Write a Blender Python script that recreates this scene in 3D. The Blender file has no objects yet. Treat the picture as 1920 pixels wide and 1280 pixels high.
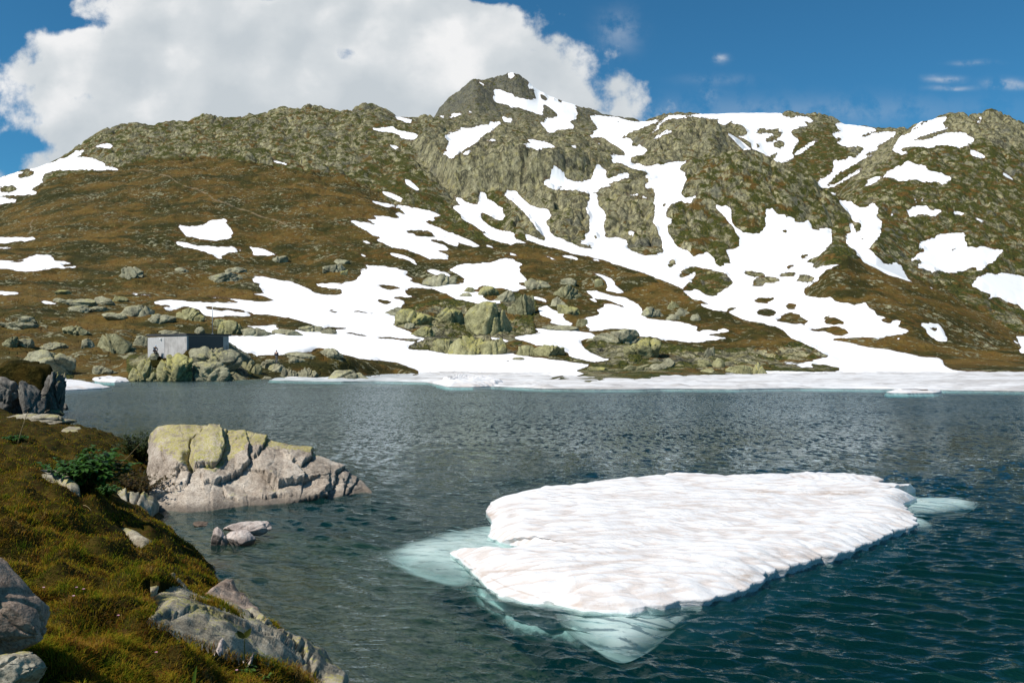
import bpy, math, random
import numpy as np
from mathutils import Vector
# ------------------------------------------------------------------ camera model
F, U0, V0, H = 1660.0, 960.0, 665.0, 3.0      # focal length in photo pixels, horizon line, eye height over the lake (m)
scene = bpy.context.scene
COL = scene.collection
rng = np.random.default_rng(7)

def at_z(u, v, z=0.0):
    """world point at height z seen in direction (u, v)"""
    Y = (H - z) * F / (v - V0)
    return np.array([(u - U0) / F * Y, Y, z])

def at_y(u, v, Y):
    return np.array([(u - U0) / F * Y, Y, H - (v - V0) / F * Y])

# ------------------------------------------------------------------ noise
def _h2(ix, iy, seed):
    with np.errstate(over='ignore'):
        h = (ix.astype(np.int64).astype(np.uint32) * np.uint32(374761393)) ^ (iy.astype(np.int64).astype(np.uint32) * np.uint32(668265263)) ^ np.uint32((seed * 2654435761) & 0xffffffff)
        h = (h ^ (h >> np.uint32(13))) * np.uint32(1274126177)
        h = (h ^ (h >> np.uint32(15))) * np.uint32(2246822519)
        h = h ^ (h >> np.uint32(16))
    return h

def r2(ix, iy, seed):
    return _h2(ix, iy, seed).astype(np.float64) / 4294967295.0

def perlin(x, y, seed=0):
    ix = np.floor(x); iy = np.floor(y); fx = x - ix; fy = y - iy
    ux = fx * fx * fx * (fx * (fx * 6 - 15) + 10); uy = fy * fy * fy * (fy * (fy * 6 - 15) + 10)
    def g(dx, dy):
        a = r2(ix + dx, iy + dy, seed) * 2 * math.pi
        return np.cos(a) * (fx - dx) + np.sin(a) * (fy - dy)
    a = g(0, 0); b = g(1, 0); c = g(0, 1); d = g(1, 1)
    return ((a + (b - a) * ux) * (1 - uy) + (c + (d - c) * ux) * uy) * 1.4

def fbm(x, y, seed=0, oct=4, gain=0.5):
    s = np.zeros_like(x, dtype=float); a = 1.0
    for k in range(oct):
        s += a * perlin(x, y, seed + k * 17); x = x * 2.03 + 3.1; y = y * 2.03 - 1.7; a *= gain
    return s

def worley(x, y, seed=0):
    """F1 and F2-F1 distances to jittered cells"""
    ix = np.floor(x); iy = np.floor(y)
    f1 = np.full(x.shape, 9.0); f2 = np.full(x.shape, 9.0)
    for dx in (-1, 0, 1):
        for dy in (-1, 0, 1):
            cx = ix + dx; cy = iy + dy
            px = cx + r2(cx, cy, seed); py = cy + r2(cx, cy, seed + 5)
            d = np.hypot(px - x, py - y)
            m = d < f1
            f2 = np.where(m, f1, np.minimum(f2, d)); f1 = np.where(m, d, f1)
    return f1, f2 - f1

def fbm3(p, seed=0, oct=4, gain=0.5):
    """cheap 3-D noise: three rotated planes of 2-D noise"""
    x, y, z = p[:, 0], p[:, 1], p[:, 2]
    return (fbm(x + 0.37 * z + 11, y - 0.61 * z, seed, oct, gain) + fbm(y + 0.41 * x - 7, z + 0.53 * x, seed + 3, oct, gain) + fbm(z - 0.47 * y + 5, x + 0.29 * y, seed + 9, oct, gain)) * 0.6

# ------------------------------------------------------------------ outlines and masks (photo pixels)
def pts(s, ox=0.0, oy=0.0, k=1.0):
    out = []
    for a in s.replace(',', ' ').split():
        out.append(float(a))
    a = np.array(out).reshape(-1, 2)
    return a / k + np.array([ox, oy])

PAD = 360
MW, MH = 1920 + 2 * PAD, 1280
def paint(img, poly, val):
    x0 = max(int(poly[:, 0].min() + PAD) - 1, 0); x1 = min(int(poly[:, 0].max() + PAD) + 2, MW)
    y0 = max(int(poly[:, 1].min()) - 1, 0); y1 = min(int(poly[:, 1].max()) + 2, MH)
    if x1 <= x0 or y1 <= y0: return
    X, Y = np.meshgrid(np.arange(x0, x1) - PAD + 0.5, np.arange(y0, y1) + 0.5)
    ins = inside(X, Y, poly)
    img[y0:y1, x0:x1][ins] = val

def inside(X, Y, poly):
    ins = np.zeros(X.shape, bool)
    n = len(poly); j = n - 1
    for i in range(n):
        xi, yi = poly[i]; xj, yj = poly[j]
        if yi != yj:
            c = ((yi > Y) != (yj > Y)) & (X < (xj - xi) * (Y - yi) / (yj - yi) + xi)
            ins ^= c
        j = i
    return ins

def blur(a, r):
    for _ in range(2):
        for ax in (0, 1):
            c = np.cumsum(np.concatenate([np.repeat(np.take(a, [0], ax), r + 1, ax), a, np.repeat(np.take(a, [-1], ax), r, ax)], ax), ax)
            n = a.shape[ax]
            a = (np.take(c, np.arange(2 * r + 1, 2 * r + 1 + n), ax) - np.take(c, np.arange(0, n), ax)) / (2 * r + 1)
    return a

def sample(img, u, v):
    x = np.clip(u + PAD - 0.5, 0, MW - 1.001); y = np.clip(v - 0.5, 0, MH - 1.001)
    ix = x.astype(int); iy = y.astype(int); fx = x - ix; fy = y - iy
    return (img[iy, ix] * (1 - fx) + img[iy, ix + 1] * fx) * (1 - fy) + (img[iy + 1, ix] * (1 - fx) + img[iy + 1, ix + 1] * fx) * fy

def poly_dist(X, Y, poly, closed=False):
    """distance to a polyline and the side (sign) of the closest segment"""
    best = np.full(X.shape, 1e9); side = np.zeros(X.shape)
    n = len(poly)
    for i in range(n if closed else n - 1):
        a = poly[i]; b = poly[(i + 1) % n]; d = b - a; L = max(d @ d, 1e-9)
        t = np.clip(((X - a[0]) * d[0] + (Y - a[1]) * d[1]) / L, 0, 1)
        q = np.hypot(X - a[0] - t * d[0], Y - a[1] - t * d[1])
        m = q < best
        best = np.where(m, q, best)
        side = np.where(m, np.sign(d[0] * (Y - a[1]) - d[1] * (X - a[0])), side)
    return best, side

# ------------------------------------------------------------------ mesh helpers
def link_mesh(name, V, faces, mat=None, parent=None, smooth=True, attrs=None):
    """faces: list of (n,3)/(n,4) index arrays"""
    me = bpy.data.meshes.new(name)
    V = np.asarray(V, dtype=np.float32)
    me.vertices.add(len(V)); me.vertices.foreach_set('co', V.ravel())
    faces = [np.asarray(f, dtype=np.int32) for f in faces if len(f)]
    nl = sum(f.size for f in faces); nf = sum(len(f) for f in faces)
    me.loops.add(nl); me.polygons.add(nf)
    me.loops.foreach_set('vertex_index', np.concatenate([f.ravel() for f in faces]))
    tot = np.concatenate([np.full(len(f), f.shape[1], np.int32) for f in faces])
    st = np.concatenate([[0], np.cumsum(tot)[:-1]]).astype(np.int32)
    me.polygons.foreach_set('loop_start', st)
    me.polygons.foreach_set('use_smooth', np.full(nf, smooth, bool))
    me.update(calc_edges=True)
    for k, a in (attrs or {}).items():
        at = me.attributes.new(k, 'FLOAT', 'POINT'); at.data.foreach_set('value', np.asarray(a, dtype=np.float32).ravel())
    if mat: me.materials.append(mat)
    o = bpy.data.objects.new(name, me); COL.objects.link(o)
    if parent: o.parent = parent
    return o

def grid_faces(n, m, wrap=False):
    """quads of an n x m vertex grid (row-major), optionally closed in the second direction"""
    i, j = np.meshgrid(np.arange(n - 1), np.arange(m if wrap else m - 1), indexing='ij')
    j2 = (j + 1) % m
    a = i * m + j; b = i * m + j2; c = (i + 1) * m + j2; d = (i + 1) * m + j
    return np.stack([a, b, c, d], -1).reshape(-1, 4)

def tag(o, label=None, cat=None, group=None, kind=None):
    if label: o['label'] = label
    if cat: o['category'] = cat
    if group: o['group'] = group
    if kind: o['kind'] = kind
    return o

def empty(name, loc):
    o = bpy.data.objects.new(name, None); COL.objects.link(o); o.location = loc; o.empty_display_size = 0.2
    return o

_ico = {}
def ico(n):
    if n not in _ico:
        import bmesh
        bm = bmesh.new(); bmesh.ops.create_icosphere(bm, subdivisions=n, radius=1.0)
        V = np.array([v.co[:] for v in bm.verts]); T = np.array([[v.index for v in f.verts] for f in bm.faces])
        bm.free(); _ico[n] = (V, T)
    return _ico[n]

def tube(path, rad, n=6):
    """closed tapered tube along a path; returns V, faces"""
    P = np.asarray(path, float); R = np.broadcast_to(np.asarray(rad, float), (len(P),))
    T = np.gradient(P, axis=0); T /= np.linalg.norm(T, axis=1)[:, None]
    up = np.array([0.31, 0.22, 0.92]); A = np.cross(T, up); A /= np.linalg.norm(A, axis=1)[:, None]; B = np.cross(T, A)
    a = np.linspace(0, 2 * math.pi, n, endpoint=False)
    V = (P[:, None] + R[:, None, None] * (A[:, None] * np.cos(a)[None, :, None] + B[:, None] * np.sin(a)[None, :, None])).reshape(-1, 3)
    k = len(V); V = np.vstack([V, P[:1], P[-1:]])
    q = grid_faces(len(P), n, True); j = np.arange(n); j2 = (j + 1) % n
    t1 = np.stack([np.full(n, k), j2, j], 1); t2 = np.stack([np.full(n, k + 1), (len(P) - 1) * n + j, (len(P) - 1) * n + j2], 1)
    return V, q, np.vstack([t1, t2])

# ------------------------------------------------------------------ shader helpers
class NT:
    def __init__(s, tree): s.t = tree
    def n(s, typ, inp=None, **kw):
        nd = s.t.nodes.new(typ)
        for k, v in kw.items(): setattr(nd, k, v)
        for k, v in (inp or {}).items():
            if hasattr(v, 'is_linked') or isinstance(v, bpy.types.NodeSocket): s.t.links.new(v, nd.inputs[k])
            else: nd.inputs[k].default_value = v
        return nd
    def math(s, op, a, b=0.0, c=0.0, clamp=False):
        return s.n('ShaderNodeMath', {0: a, 1: b, 2: c}, operation=op, use_clamp=clamp).outputs[0]
    def vmath(s, op, a, b=(0, 0, 0)):
        nd = s.n('ShaderNodeVectorMath', {0: a, 1: b}, operation=op)
        return nd.outputs['Value'] if op in ('DOT_PRODUCT', 'LENGTH') else nd.outputs[0]
    def mix(s, f, a, b, blend='MIX'):
        nd = s.n('ShaderNodeMix', data_type='RGBA', blend_type=blend)
        for k, v in ((0, f), (6, a), (7, b)):
            if isinstance(v, bpy.types.NodeSocket): s.t.links.new(v, nd.inputs[k])
            else: nd.inputs[k].default_value = v if k == 0 else (*v, 1.0)
        return nd.outputs[2]
    def noise(s, vec, scale, detail=4, rough=0.55, dist=0.0):
        return s.n('ShaderNodeTexNoise', {'Vector': vec, 'Scale': scale, 'Detail': detail, 'Roughness': rough, 'Distortion': dist}).outputs['Fac']
    def step(s, x, lo, hi):
        nd = s.n('ShaderNodeMapRange', {0: x, 1: lo, 2: hi, 3: 0.0, 4: 1.0}, interpolation_type='SMOOTHSTEP')
        return nd.outputs[0]
    def ramp(s, x, stops):
        nd = s.n('ShaderNodeValToRGB', {0: x}); e = nd.color_ramp.elements
        while len(e) < len(stops): e.new(0.5)
        for i, (p, c) in enumerate(stops): e[i].position = p; e[i].color = (*c, 1.0)
        return nd.outputs[0]
    def attr(s, name):
        return s.n('ShaderNodeAttribute', attribute_name=name).outputs['Fac']
    def pos(s, scale=(1, 1, 1)):
        g = s.n('ShaderNodeNewGeometry').outputs['Position']
        return g if scale == (1, 1, 1) else s.vmath('MULTIPLY', g, scale)
    def bump(s, h, strength, dist, normal=None):
        i = {'Height': h, 'Strength': strength, 'Distance': dist}
        if normal is not None: i['Normal'] = normal
        return s.n('ShaderNodeBump', i).outputs[0]

def material(name, build):
    m = bpy.data.materials.new(name); m.use_nodes = True
    t = m.node_tree; t.nodes.clear(); N = NT(t)
    out = t.nodes.new('ShaderNodeOutputMaterial')
    r = build(N)
    surf, vol = r if isinstance(r, tuple) else (r, None)
    t.links.new(surf, out.inputs['Surface'])
    if vol is not None: t.links.new(vol, out.inputs['Volume'])
    return m

def pbsdf(N, col, rough=0.85, normal=None, spec=0.25, **kw):
    i = {'Base Color': col if isinstance(col, bpy.types.NodeSocket) else (*col, 1.0), 'Roughness': rough, 'Specular IOR Level': spec}
    if normal is not None: i['Normal'] = normal
    i.update(kw)
    return N.n('ShaderNodeBsdfPrincipled', i).outputs[0]
# ------------------------------------------------------------------ snow outlines, traced in eight tiles (origin x, y; four tile units to a photo pixel)
TILES = {'A': (0, 120), 'B': (480, 120), 'C': (960, 120), 'D': (1440, 120), 'E': (0, 440), 'F': (480, 440), 'G': (960, 440), 'H': (1440, 440)}
SNOW = '''
A+-1400,1000 -300,900 0,850 130,810 215,795 255,760 400,735 450,715 520,690 560,655 650,640 760,600 800,597 850,605 830,632 760,630 690,630 640,650 600,680 550,700 660,700 730,720 790,745 775,765 880,780 890,795 740,795 640,793 510,795 440,798 370,808 330,830 315,870 325,885 290,905 250,930 225,950 280,955 270,980 100,985 0,987 -300,1000 -1400,1050
A-110,858 170,815 215,800 260,802 240,835 215,852
A-0,920 100,912 120,920 115,935 160,930 120,955 60,963 0,962
A+0,998 60,1010 125,1013 120,1038 40,1045 0,1055 -300,1080 -300,1000
A+0,1062 18,1068 0,1078
A+1335,1208 1420,1215 1530,1205 1590,1172 1680,1158 1715,1178 1690,1190 1720,1220 1755,1268 1735,1290 1390,1290 1355,1240
B+870,485 960,478 1000,470 1050,475 1030,485 1110,505 1180,515 1215,530 1205,565 1150,570 1085,555 1075,530 1000,512 880,500
B+980,600 1040,612 1088,630 1040,640
B+970,365 1040,385 1060,390 1115,408 1175,415 1165,440 1125,440 1090,425 1050,415 1045,395 975,375
B+1360,398 1420,378 1400,412
B+1440,412 1470,375 1555,360 1520,390
B+1580,370 1610,348 1618,370 1590,378
B+1660,122 1720,155 1715,170 1675,145
B+1640,165 1660,170 1650,178
B+1670,220 1695,225 1690,238
B+1775,190 1840,195 1880,215 1930,222 1930,318 1860,300 1800,290 1765,245 1800,240 1780,215
B+1890,62 1930,55 1930,110 1900,112
B+1385,680 1420,655 1440,600 1455,580 1410,555 1440,525 1500,505 1545,490 1525,470 1580,485 1660,470 1715,470 1650,450 1740,460 1760,455 1740,425 1790,440 1830,430 1845,440 1810,470 1760,505 1715,525 1690,555 1660,590 1610,615 1560,640 1510,690 1455,715 1430,680
B+1840,395 1870,395 1880,410 1930,405 1910,442 1860,435
B+1685,575 1790,563 1810,588 1760,580
B+1535,672 1610,645 1615,660 1570,685
B+1115,870 1150,870 1190,905 1225,935 1215,955 1170,930 1130,905
B+940,950 1010,965 1105,1010 1090,1040 1040,1020 960,980
B+1130,980 1195,1008 1160,1005
B+105,725 150,725 245,750 235,760 160,745
B+270,738 330,752 270,745
B+360,740 450,748 440,757
B+680,1162 770,1185 850,1190 880,1210 900,1200 820,1160 890,1165 910,1155 860,1130 950,1140 1040,1155 1085,1155 1030,1115 1060,1110 1135,1135 1085,1090 1070,1075 970,1070 900,1050 840,1020 920,1035 1030,1055 1100,1060 1200,1080 1310,1105 1400,1135 1330,1150 1340,1165 1380,1185 1240,1165 1300,1200 1380,1230 1490,1290 880,1290 830,1250 760,1215
B-1120,1250 1170,1245 1290,1250 1350,1285 1160,1290
B+1470,985 1520,1005 1545,1010 1570,1035 1660,1055 1675,1035 1670,965 1700,955 1730,985 1725,1010 1780,1030 1815,1065 1855,1080 1850,1105 1870,1150 1850,1170 1800,1165 1760,1140 1700,1115 1675,1125 1690,1160 1750,1215 1830,1245 1890,1255 1930,1262 1930,1300 1860,1290 1690,1250 1620,1200 1545,1165 1535,1130 1460,1065 1530,1060 1500,1020
B+1830,885 1860,888 1840,898
B+1865,985 1880,950 1930,950 1930,1030 1890,1010
C+-20,60 20,52 20,90 0,105 -20,110
C+-20,230 30,252 120,268 190,264 165,215 160,170 185,172 250,207 330,238 400,268 480,288 478,320 490,378 470,400 505,412 430,425 440,445 470,460 470,485 380,492 270,520 245,480 215,445 190,428 240,440 260,400 250,395 190,375 100,345 40,322 -20,330
C-225,300 265,315 300,340 345,380 340,395 270,408 245,395 225,370 235,345
C-210,225 240,235 270,265 260,282 235,270 215,260
C-312,258 330,262 325,288 312,280
C-345,245 380,262 375,285 350,288
C+118,140 150,135 158,180 130,195 120,170
C+20,430 45,435 25,446
C+90,440 110,430 105,445
C+130,430 180,440 160,450
C+180,492 205,500 185,505
C+570,390 640,385 720,395 790,398 850,420 920,432 1000,432 1080,420 1130,405 1100,430 1000,470 950,490 870,520 800,565 860,555 890,560 905,580 890,615 940,620 1000,570 1030,540 1060,500 1090,460 1140,415 1160,395 1220,400 1240,400 1190,410 1130,440 1080,500 1010,570 960,615 990,625 1030,655 980,680 920,690 880,735 920,750 960,750 1000,770 1100,755 1250,735 1340,722 1250,770 1265,800 1300,810 1310,880 1280,930 1270,980 1300,1005 1345,1000 1385,970 1380,1000 1345,1050 1290,1045 1280,1020 1200,1050 1170,1090 1150,1150 1210,1160 1165,1220 1180,1290 1100,1290 1090,1230 1050,1180 1070,1130 1065,1030 980,1000 850,980 870,972 970,978 1040,1015 1070,1025 1070,935 990,925 1000,905 1050,885 1020,860 985,845 1030,825 1000,805 900,785 850,760 800,740 750,740 740,720 760,705 725,675 790,685 850,690 845,660 790,620 735,590 700,560 660,545 610,555 560,535 600,535 605,510 640,490 630,455 610,440 590,400
C-770,420 800,425 815,450 785,435
C-845,705 875,695 850,712
C-1130,1060 1165,1040 1160,1065 1135,1078
C+1030,580 1110,525 1150,500 1215,500 1190,520 1150,525 1100,555 1040,575
C+1185,455 1220,450 1205,463
C+590,555 660,590 690,612 650,600
C+490,540 530,545 500,552
C+440,610 480,610 490,632 460,630
C+1060,640 1080,635 1082,655 1070,658
C+1340,668 1370,668 1350,682
C+1150,400 1180,386 1330,384 1420,370 1500,360 1700,350 1940,350 1940,700 1850,655 1800,640 1790,590 1740,560 1680,545 1760,535 1770,515 1750,480 1720,455 1640,450 1590,460 1535,440 1560,405 1510,412 1430,405 1370,398 1320,393 1290,408 1230,412 1200,405
C-1610,450 1640,430 1670,425 1660,440 1640,452
C-1825,510 1850,488 1910,475 1915,500 1890,520 1840,525
C-1880,540 1920,520 1940,510 1940,575 1915,560
C-1830,600 1850,598 1860,615 1835,640
C+1600,510 1640,525 1700,565 1760,610 1800,645 1740,650 1710,620 1660,570
C+1515,455 1550,470 1530,470
C+1530,545 1560,560 1545,575
C+1615,592 1640,612 1625,615
C+85,560 150,565 200,575 260,585 300,605 345,630 260,628 190,640 100,620 80,608 145,595 130,580
C+60,765 100,780 130,810 110,800
C+195,830 230,848 215,850
C+245,850 265,850 260,865
C+10,880 40,880 35,895
C+300,790 310,765 330,785 390,800 390,840 430,870 530,885 580,870 610,840 620,770 640,755 665,755 670,775 710,800 705,850 730,862 790,835 810,820 880,818 875,850 860,855 800,880 740,915 700,930 640,945 600,960 590,970 645,975 640,1000 645,1060 690,1100 705,1150 690,1210 700,1260 695,1290 600,1290 580,1240 590,1150 560,1110 550,1080 580,1020 590,975 540,960 480,945 400,950 300,935 240,905 215,885 265,880 290,840
C-345,915 375,912 378,928 350,926
C-710,905 780,872 775,890 730,908
C+380,975 410,975 400,985
C+768,1012 810,1012 800,1025
C+-20,945 30,950 70,1000 130,1055 200,1085 250,1080 285,1070 265,1090 300,1140 250,1180 260,1200 280,1230 285,1290 230,1290 180,1230 130,1160 90,1110 50,1070 -20,1010
C+865,1250 910,1255 935,1270 900,1285 875,1280
C+380,1260 400,1270 390,1290
C+1530,1062 1545,1055 1580,1075 1600,1060 1645,1085 1640,1120 1645,1180 1670,1220 1720,1250 1750,1290 1690,1290 1660,1230 1590,1140 1535,1085
C+1895,1075 1925,1085 1940,1080 1940,1290 1850,1290 1870,1260 1900,1215 1925,1200 1910,1140
D+-20,350 100,360 110,390 180,405 230,390 300,395 355,438 300,435 250,425 290,450 305,465 240,470 195,490 170,520 200,550 230,560 230,590 190,620 200,640 170,660 195,690 190,705 130,735 70,735 35,715 60,690 85,655 -20,695
D--20,495 40,490 95,478 75,505 60,530 30,520 -20,520
D--20,560 40,535 90,505 118,510 100,535 60,570 20,590 -20,585
D-35,600 80,575 115,580 125,605 95,635 45,625
D+195,680 215,660 280,615 340,580 380,565 375,578 310,625 240,675 205,690
D+500,450 560,440 600,440 680,460 760,475 820,490 800,505 740,520 700,540 690,555 740,545 790,520 870,510 970,508 940,545 870,590 825,615 810,650 760,660 720,675 740,690 790,670 780,690 720,705 670,745 600,780 545,820 560,790 600,750 650,705 700,660 720,640 720,625 680,615 610,625 560,615 520,595 490,600 540,580 500,550 475,525 500,515 560,510 530,490
D-520,550 545,550 555,575 530,575
D+485,735 530,720 590,715 610,690 645,705 600,740 560,780 520,830 470,880 430,920 400,930 370,900 385,870 430,850 480,810 495,780
D+410,930 480,905 560,870 620,830 680,790 725,772 700,795 660,825 590,870 520,910 440,935
D+455,962 535,965 520,980 480,980
D+525,1022 580,1030 625,1025 640,1050 690,1078 740,1070 770,1045 805,1042 810,1065 835,1085 820,1110 810,1140 840,1170 865,1180 850,1210 845,1290 670,1290 690,1240 710,1220 690,1190 640,1180 610,1120 560,1070
D+608,1180 630,1195 655,1240 670,1290 625,1290
D-790,1085 805,1080 800,1105
D+1060,490 1095,470 1130,440 1160,420 1190,418 1160,440 1110,475 1080,495
D+930,640 960,590 990,545 1060,515 1110,490 1180,440 1215,410 1290,400 1365,392 1345,410 1310,450 1330,475 1390,475 1340,490 1240,515 1130,545 1070,580 1160,570 1230,560 1310,520 1400,512 1490,515 1500,540 1550,560 1540,590 1500,600 1480,620 1440,630 1330,605 1250,615 1220,630 1140,620 1050,615 1000,640 1000,655 1050,658 1045,672 990,690 1000,670 960,670
D+1572,398 1615,395 1605,412 1580,410
D+1552,435 1600,420 1590,445 1565,445
D+1510,655 1530,645 1590,665 1630,690 1632,712 1570,700 1520,680
D+705,930 750,880 790,845 860,845 880,820 920,800 950,790 970,760 985,750 990,775 1050,725 1080,740 1130,760 1150,755 1195,770 1190,800 1260,810 1310,820 1330,840 1380,845 1340,890 1300,915 1290,885 1240,885 1200,880 1160,890 1130,870 1100,865 1040,875 980,880 940,855 880,850 830,870 780,900 740,915
D+1740,805 1790,825 1850,870 1830,872 1780,845
D+1090,1010 1115,1010 1105,1030
D+1085,1050 1120,1030 1180,992 1185,1000 1140,1030 1100,1052
D+1025,1040 1060,1020 1050,1040
D+1040,1105 1080,1075 1130,1060 1190,1060 1215,1095 1240,1100 1280,1092 1320,1105 1270,1130 1220,1145 1200,1130 1130,1125 1060,1150
D+915,1130 935,1118 945,1130 920,1145
D+1385,1118 1420,1102 1470,1115 1465,1135 1400,1130
D+1530,1145 1570,1150 1630,1180 1625,1195 1570,1170
D+1010,1190 1045,1170 1040,1185 1015,1198
D+-20,1100 30,1080 50,1100 70,1130 130,1125 135,1165 160,1140 200,1160 195,1185 270,1190 300,1165 320,1200 330,1240 400,1245 440,1230 475,1235 480,1290 -20,1290
D-110,1250 130,1235 145,1250 145,1290 120,1290
D-205,1250 235,1218 220,1245
D+1310,1275 1400,1268 1480,1275 1485,1290 1300,1290
E+1390,-10 1395,10 1480,28 1590,45 1680,38 1735,20 1740,-10
E+-700,30 0,20 150,20 260,18 265,40 200,45 100,55 40,68 -700,80
E+285,18 330,20 310,32
E+-300,95 0,95 110,98 90,108 -300,110
E+-800,200 0,190 130,205 190,185 215,165 270,160 260,145 320,150 400,155 370,165 410,175 400,195 430,200 530,208 540,222 460,220 460,232 500,240 560,235 600,245 560,255 450,250 380,250 310,268 220,278 100,265 40,255 -800,250
E+120,142 170,148 130,155
E+-300,425 0,425 100,428 160,438 140,448 60,455 -300,445
E+40,478 130,480 120,488 50,486
E+275,492 340,497 440,520 430,530 330,515
E+965,440 1060,443 1140,452 1130,460 1000,450
E+1300,48 1400,60 1450,75 1500,85 1540,82 1600,90 1650,85 1740,85 1780,108 1770,130 1700,140 1665,160 1660,180 1620,170 1590,145 1520,130 1480,110 1440,100 1380,95 1330,75
E+1785,108 1820,108 1815,122 1790,118
E+1875,95 1940,100 1940,130 1885,120
E+1150,508 1200,498 1170,487 1300,490 1420,495 1470,510 1560,525 1530,540 1480,545 1560,545 1700,550 1760,560 1750,575 1850,582 1880,602 1940,610 1940,615 1850,612 1600,615 1540,605 1510,585 1500,565 1440,545 1380,535 1330,550 1260,570 1235,560 1215,545 1290,545 1290,535 1240,525 1170,525
E+1520,455 1600,460 1680,470 1760,480 1860,495 1940,500 1940,600 1880,580 1800,560 1700,545 1560,545 1480,545 1560,520 1480,510 1440,500 1620,505 1780,512 1840,515 1760,495 1700,480 1590,470
E-1490,545 1600,540 1740,555 1770,572 1620,565
E+1830,678 1940,682 1940,700 1860,690
E+1700,752 1940,758 1940,925 1900,890 1850,890 1800,860 1760,835 1700,820
F+-20,95 50,105 100,125 160,150 80,158 -20,155
F+-20,312 60,318 160,335 205,348 260,350 320,375 400,405 430,432 500,447 600,452 640,440 655,412 520,395 470,388 430,360 560,370 665,370 710,350 770,335 765,312 795,295 770,265 850,252 800,222 960,240 1060,255 1150,275 1110,300 1195,335 1120,335 1200,365 1320,392 1400,388 1450,440 1440,445 1330,410 1250,400 1180,395 1120,410 1130,450 1220,465 1150,470 1040,465 1000,470 1110,495 1120,520 1060,560 1010,590 980,600 1070,615 1075,650 1060,670 1010,670 1080,700 1170,735 1190,760 1275,775 1240,800 1200,815 1140,830 1135,855 1300,870 1450,895 1650,900 1940,890 1940,1060 1220,1060 1220,1022 1180,1000 1060,960 960,945 780,930 700,910 620,890 580,860 470,850 380,880 210,900 160,905 40,910 -20,900
F--20,600 60,598 130,605 200,620 240,620 310,640 400,665 440,680 500,695 560,690 690,697 680,706 590,710 620,735 700,732 800,745 870,765 900,760 1000,765 1080,775 1250,780 1200,803 1080,790 880,770 700,745 600,735 500,725 340,715 260,710 130,695 180,675 30,680 -20,680
F-130,720 180,708 240,715 310,725 345,752 240,752 190,742
F--20,705 60,708 90,735 105,755 -20,762
F-515,575 560,562 600,568 635,582
F-690,577 740,570 830,578 990,592 900,592 760,585
F-850,370 940,375 1040,385 1110,405 1030,415 960,405 920,385
F-890,490 930,480 1030,505 1020,522 960,520
F-1000,470 1100,475 1150,490 1090,490
F--20,360 0,360 40,370 20,385 60,430 70,440 0,442 -20,440
F--20,450 60,460 120,485 220,500 235,508 130,495 60,505 -20,502
F+1440,262 1500,240 1530,222 1640,218 1720,212 1810,195 1830,178 1940,185 1940,415 1850,405 1800,400 1700,380 1640,410 1600,400 1570,405 1600,420 1680,430 1720,470 1780,490 1840,490 1840,510 1720,525 1650,512 1560,490 1480,475 1420,435 1380,395 1440,368 1560,365 1565,330 1510,295
F-1530,440 1560,432 1610,448 1600,462 1560,458
F-1700,470 1750,470 1785,495 1740,492
F-1855,942 1900,932 1940,940 1940,950 1890,950
F+1255,265 1340,265 1430,285 1465,305 1440,315 1370,305 1310,285
F+1745,760 1800,768 1900,795 1905,805 1840,800 1760,780
F+1880,755 1940,755 1940,770
F+880,35 930,30 920,0 930,-10 1180,-10 1200,10 1300,20 1385,10 1450,30 1520,65 1515,85 1450,75 1400,45 1310,35 1300,45 1370,65 1420,80 1450,115 1420,120 1370,115 1360,125 1440,150 1440,185 1380,180 1300,180 1200,140 1150,120 1090,105 1020,95 960,65
F+1370,-10 1480,-10 1600,40 1690,88 1650,92 1560,70 1500,50 1420,10
F+770,38 830,48 885,75 840,75
F+735,122 800,145 860,172 800,160
F+910,148 960,155 990,172
F+1000,140 1060,140 1130,160 1190,190 1210,235 1180,215 1130,185 1030,165
F+1720,72 1790,95 1790,105 1730,90
F+1690,-10 1780,-10 1940,-10 1940,78 1850,60 1760,35
F+1825,110 1900,135 1890,140
G+100,-10 150,10 240,45 250,35 240,-10 300,-10 320,15 380,30 400,45 440,60 510,95 600,105 610,85 560,75 520,70 500,55 530,45 550,20 540,-10 600,-10 620,30 640,35 650,-10 690,-10 700,20 740,25 760,10 800,20 870,45 860,90 900,125 1000,155 1080,150 1135,125 1120,40 1110,-10 1180,-10 1200,30 1240,90 1320,120 1350,160 1400,150 1470,130 1510,170 1530,220 1560,240 1600,215 1630,215 1635,185 1600,110 1680,110 1710,80 1700,10 1690,-10 1940,-10 1940,665 1850,660 1740,640 1680,610 1600,575 1490,565 1440,545 1400,520 1500,525 1420,495 1350,480 1290,430 1270,400 1200,370 1100,330 1000,290 900,260 800,230 700,195 640,175 560,160 480,150 400,125 330,105 250,85 170,60 100,35
G-1250,310 1280,255 1340,240 1390,240 1470,255 1530,270 1580,285 1640,330 1660,360 1640,380 1560,430 1510,465 1450,450 1400,415 1370,405 1340,425 1290,425 1285,400 1310,370 1340,345 1370,310 1390,280 1340,290 1320,310 1270,325
G-1165,225 1190,205 1210,185 1225,190 1230,225 1180,250
G-1080,150 1110,155 1095,165
G-1730,465 1785,455 1775,465
G-1600,530 1635,515 1630,530
G-1605,575 1640,545 1685,540 1680,555 1620,580
G-1795,495 1850,475 1940,470 1940,520 1880,515
G-1820,580 1860,560 1940,555 1940,608 1850,600
G-1725,280 1760,268 1880,285 1915,310 1880,312 1810,315 1750,295
G-1800,345 1830,325 1940,315 1940,350 1880,385 1800,388
G-1580,285 1650,290 1645,298 1600,295
G+-20,25 60,40 130,72 60,65 -20,50
G+-20,60 20,70 25,82 -20,80
G+-20,130 40,150 50,165 -20,150
G+235,152 280,165 360,195 340,198 270,175
G+255,200 300,212 270,212
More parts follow.
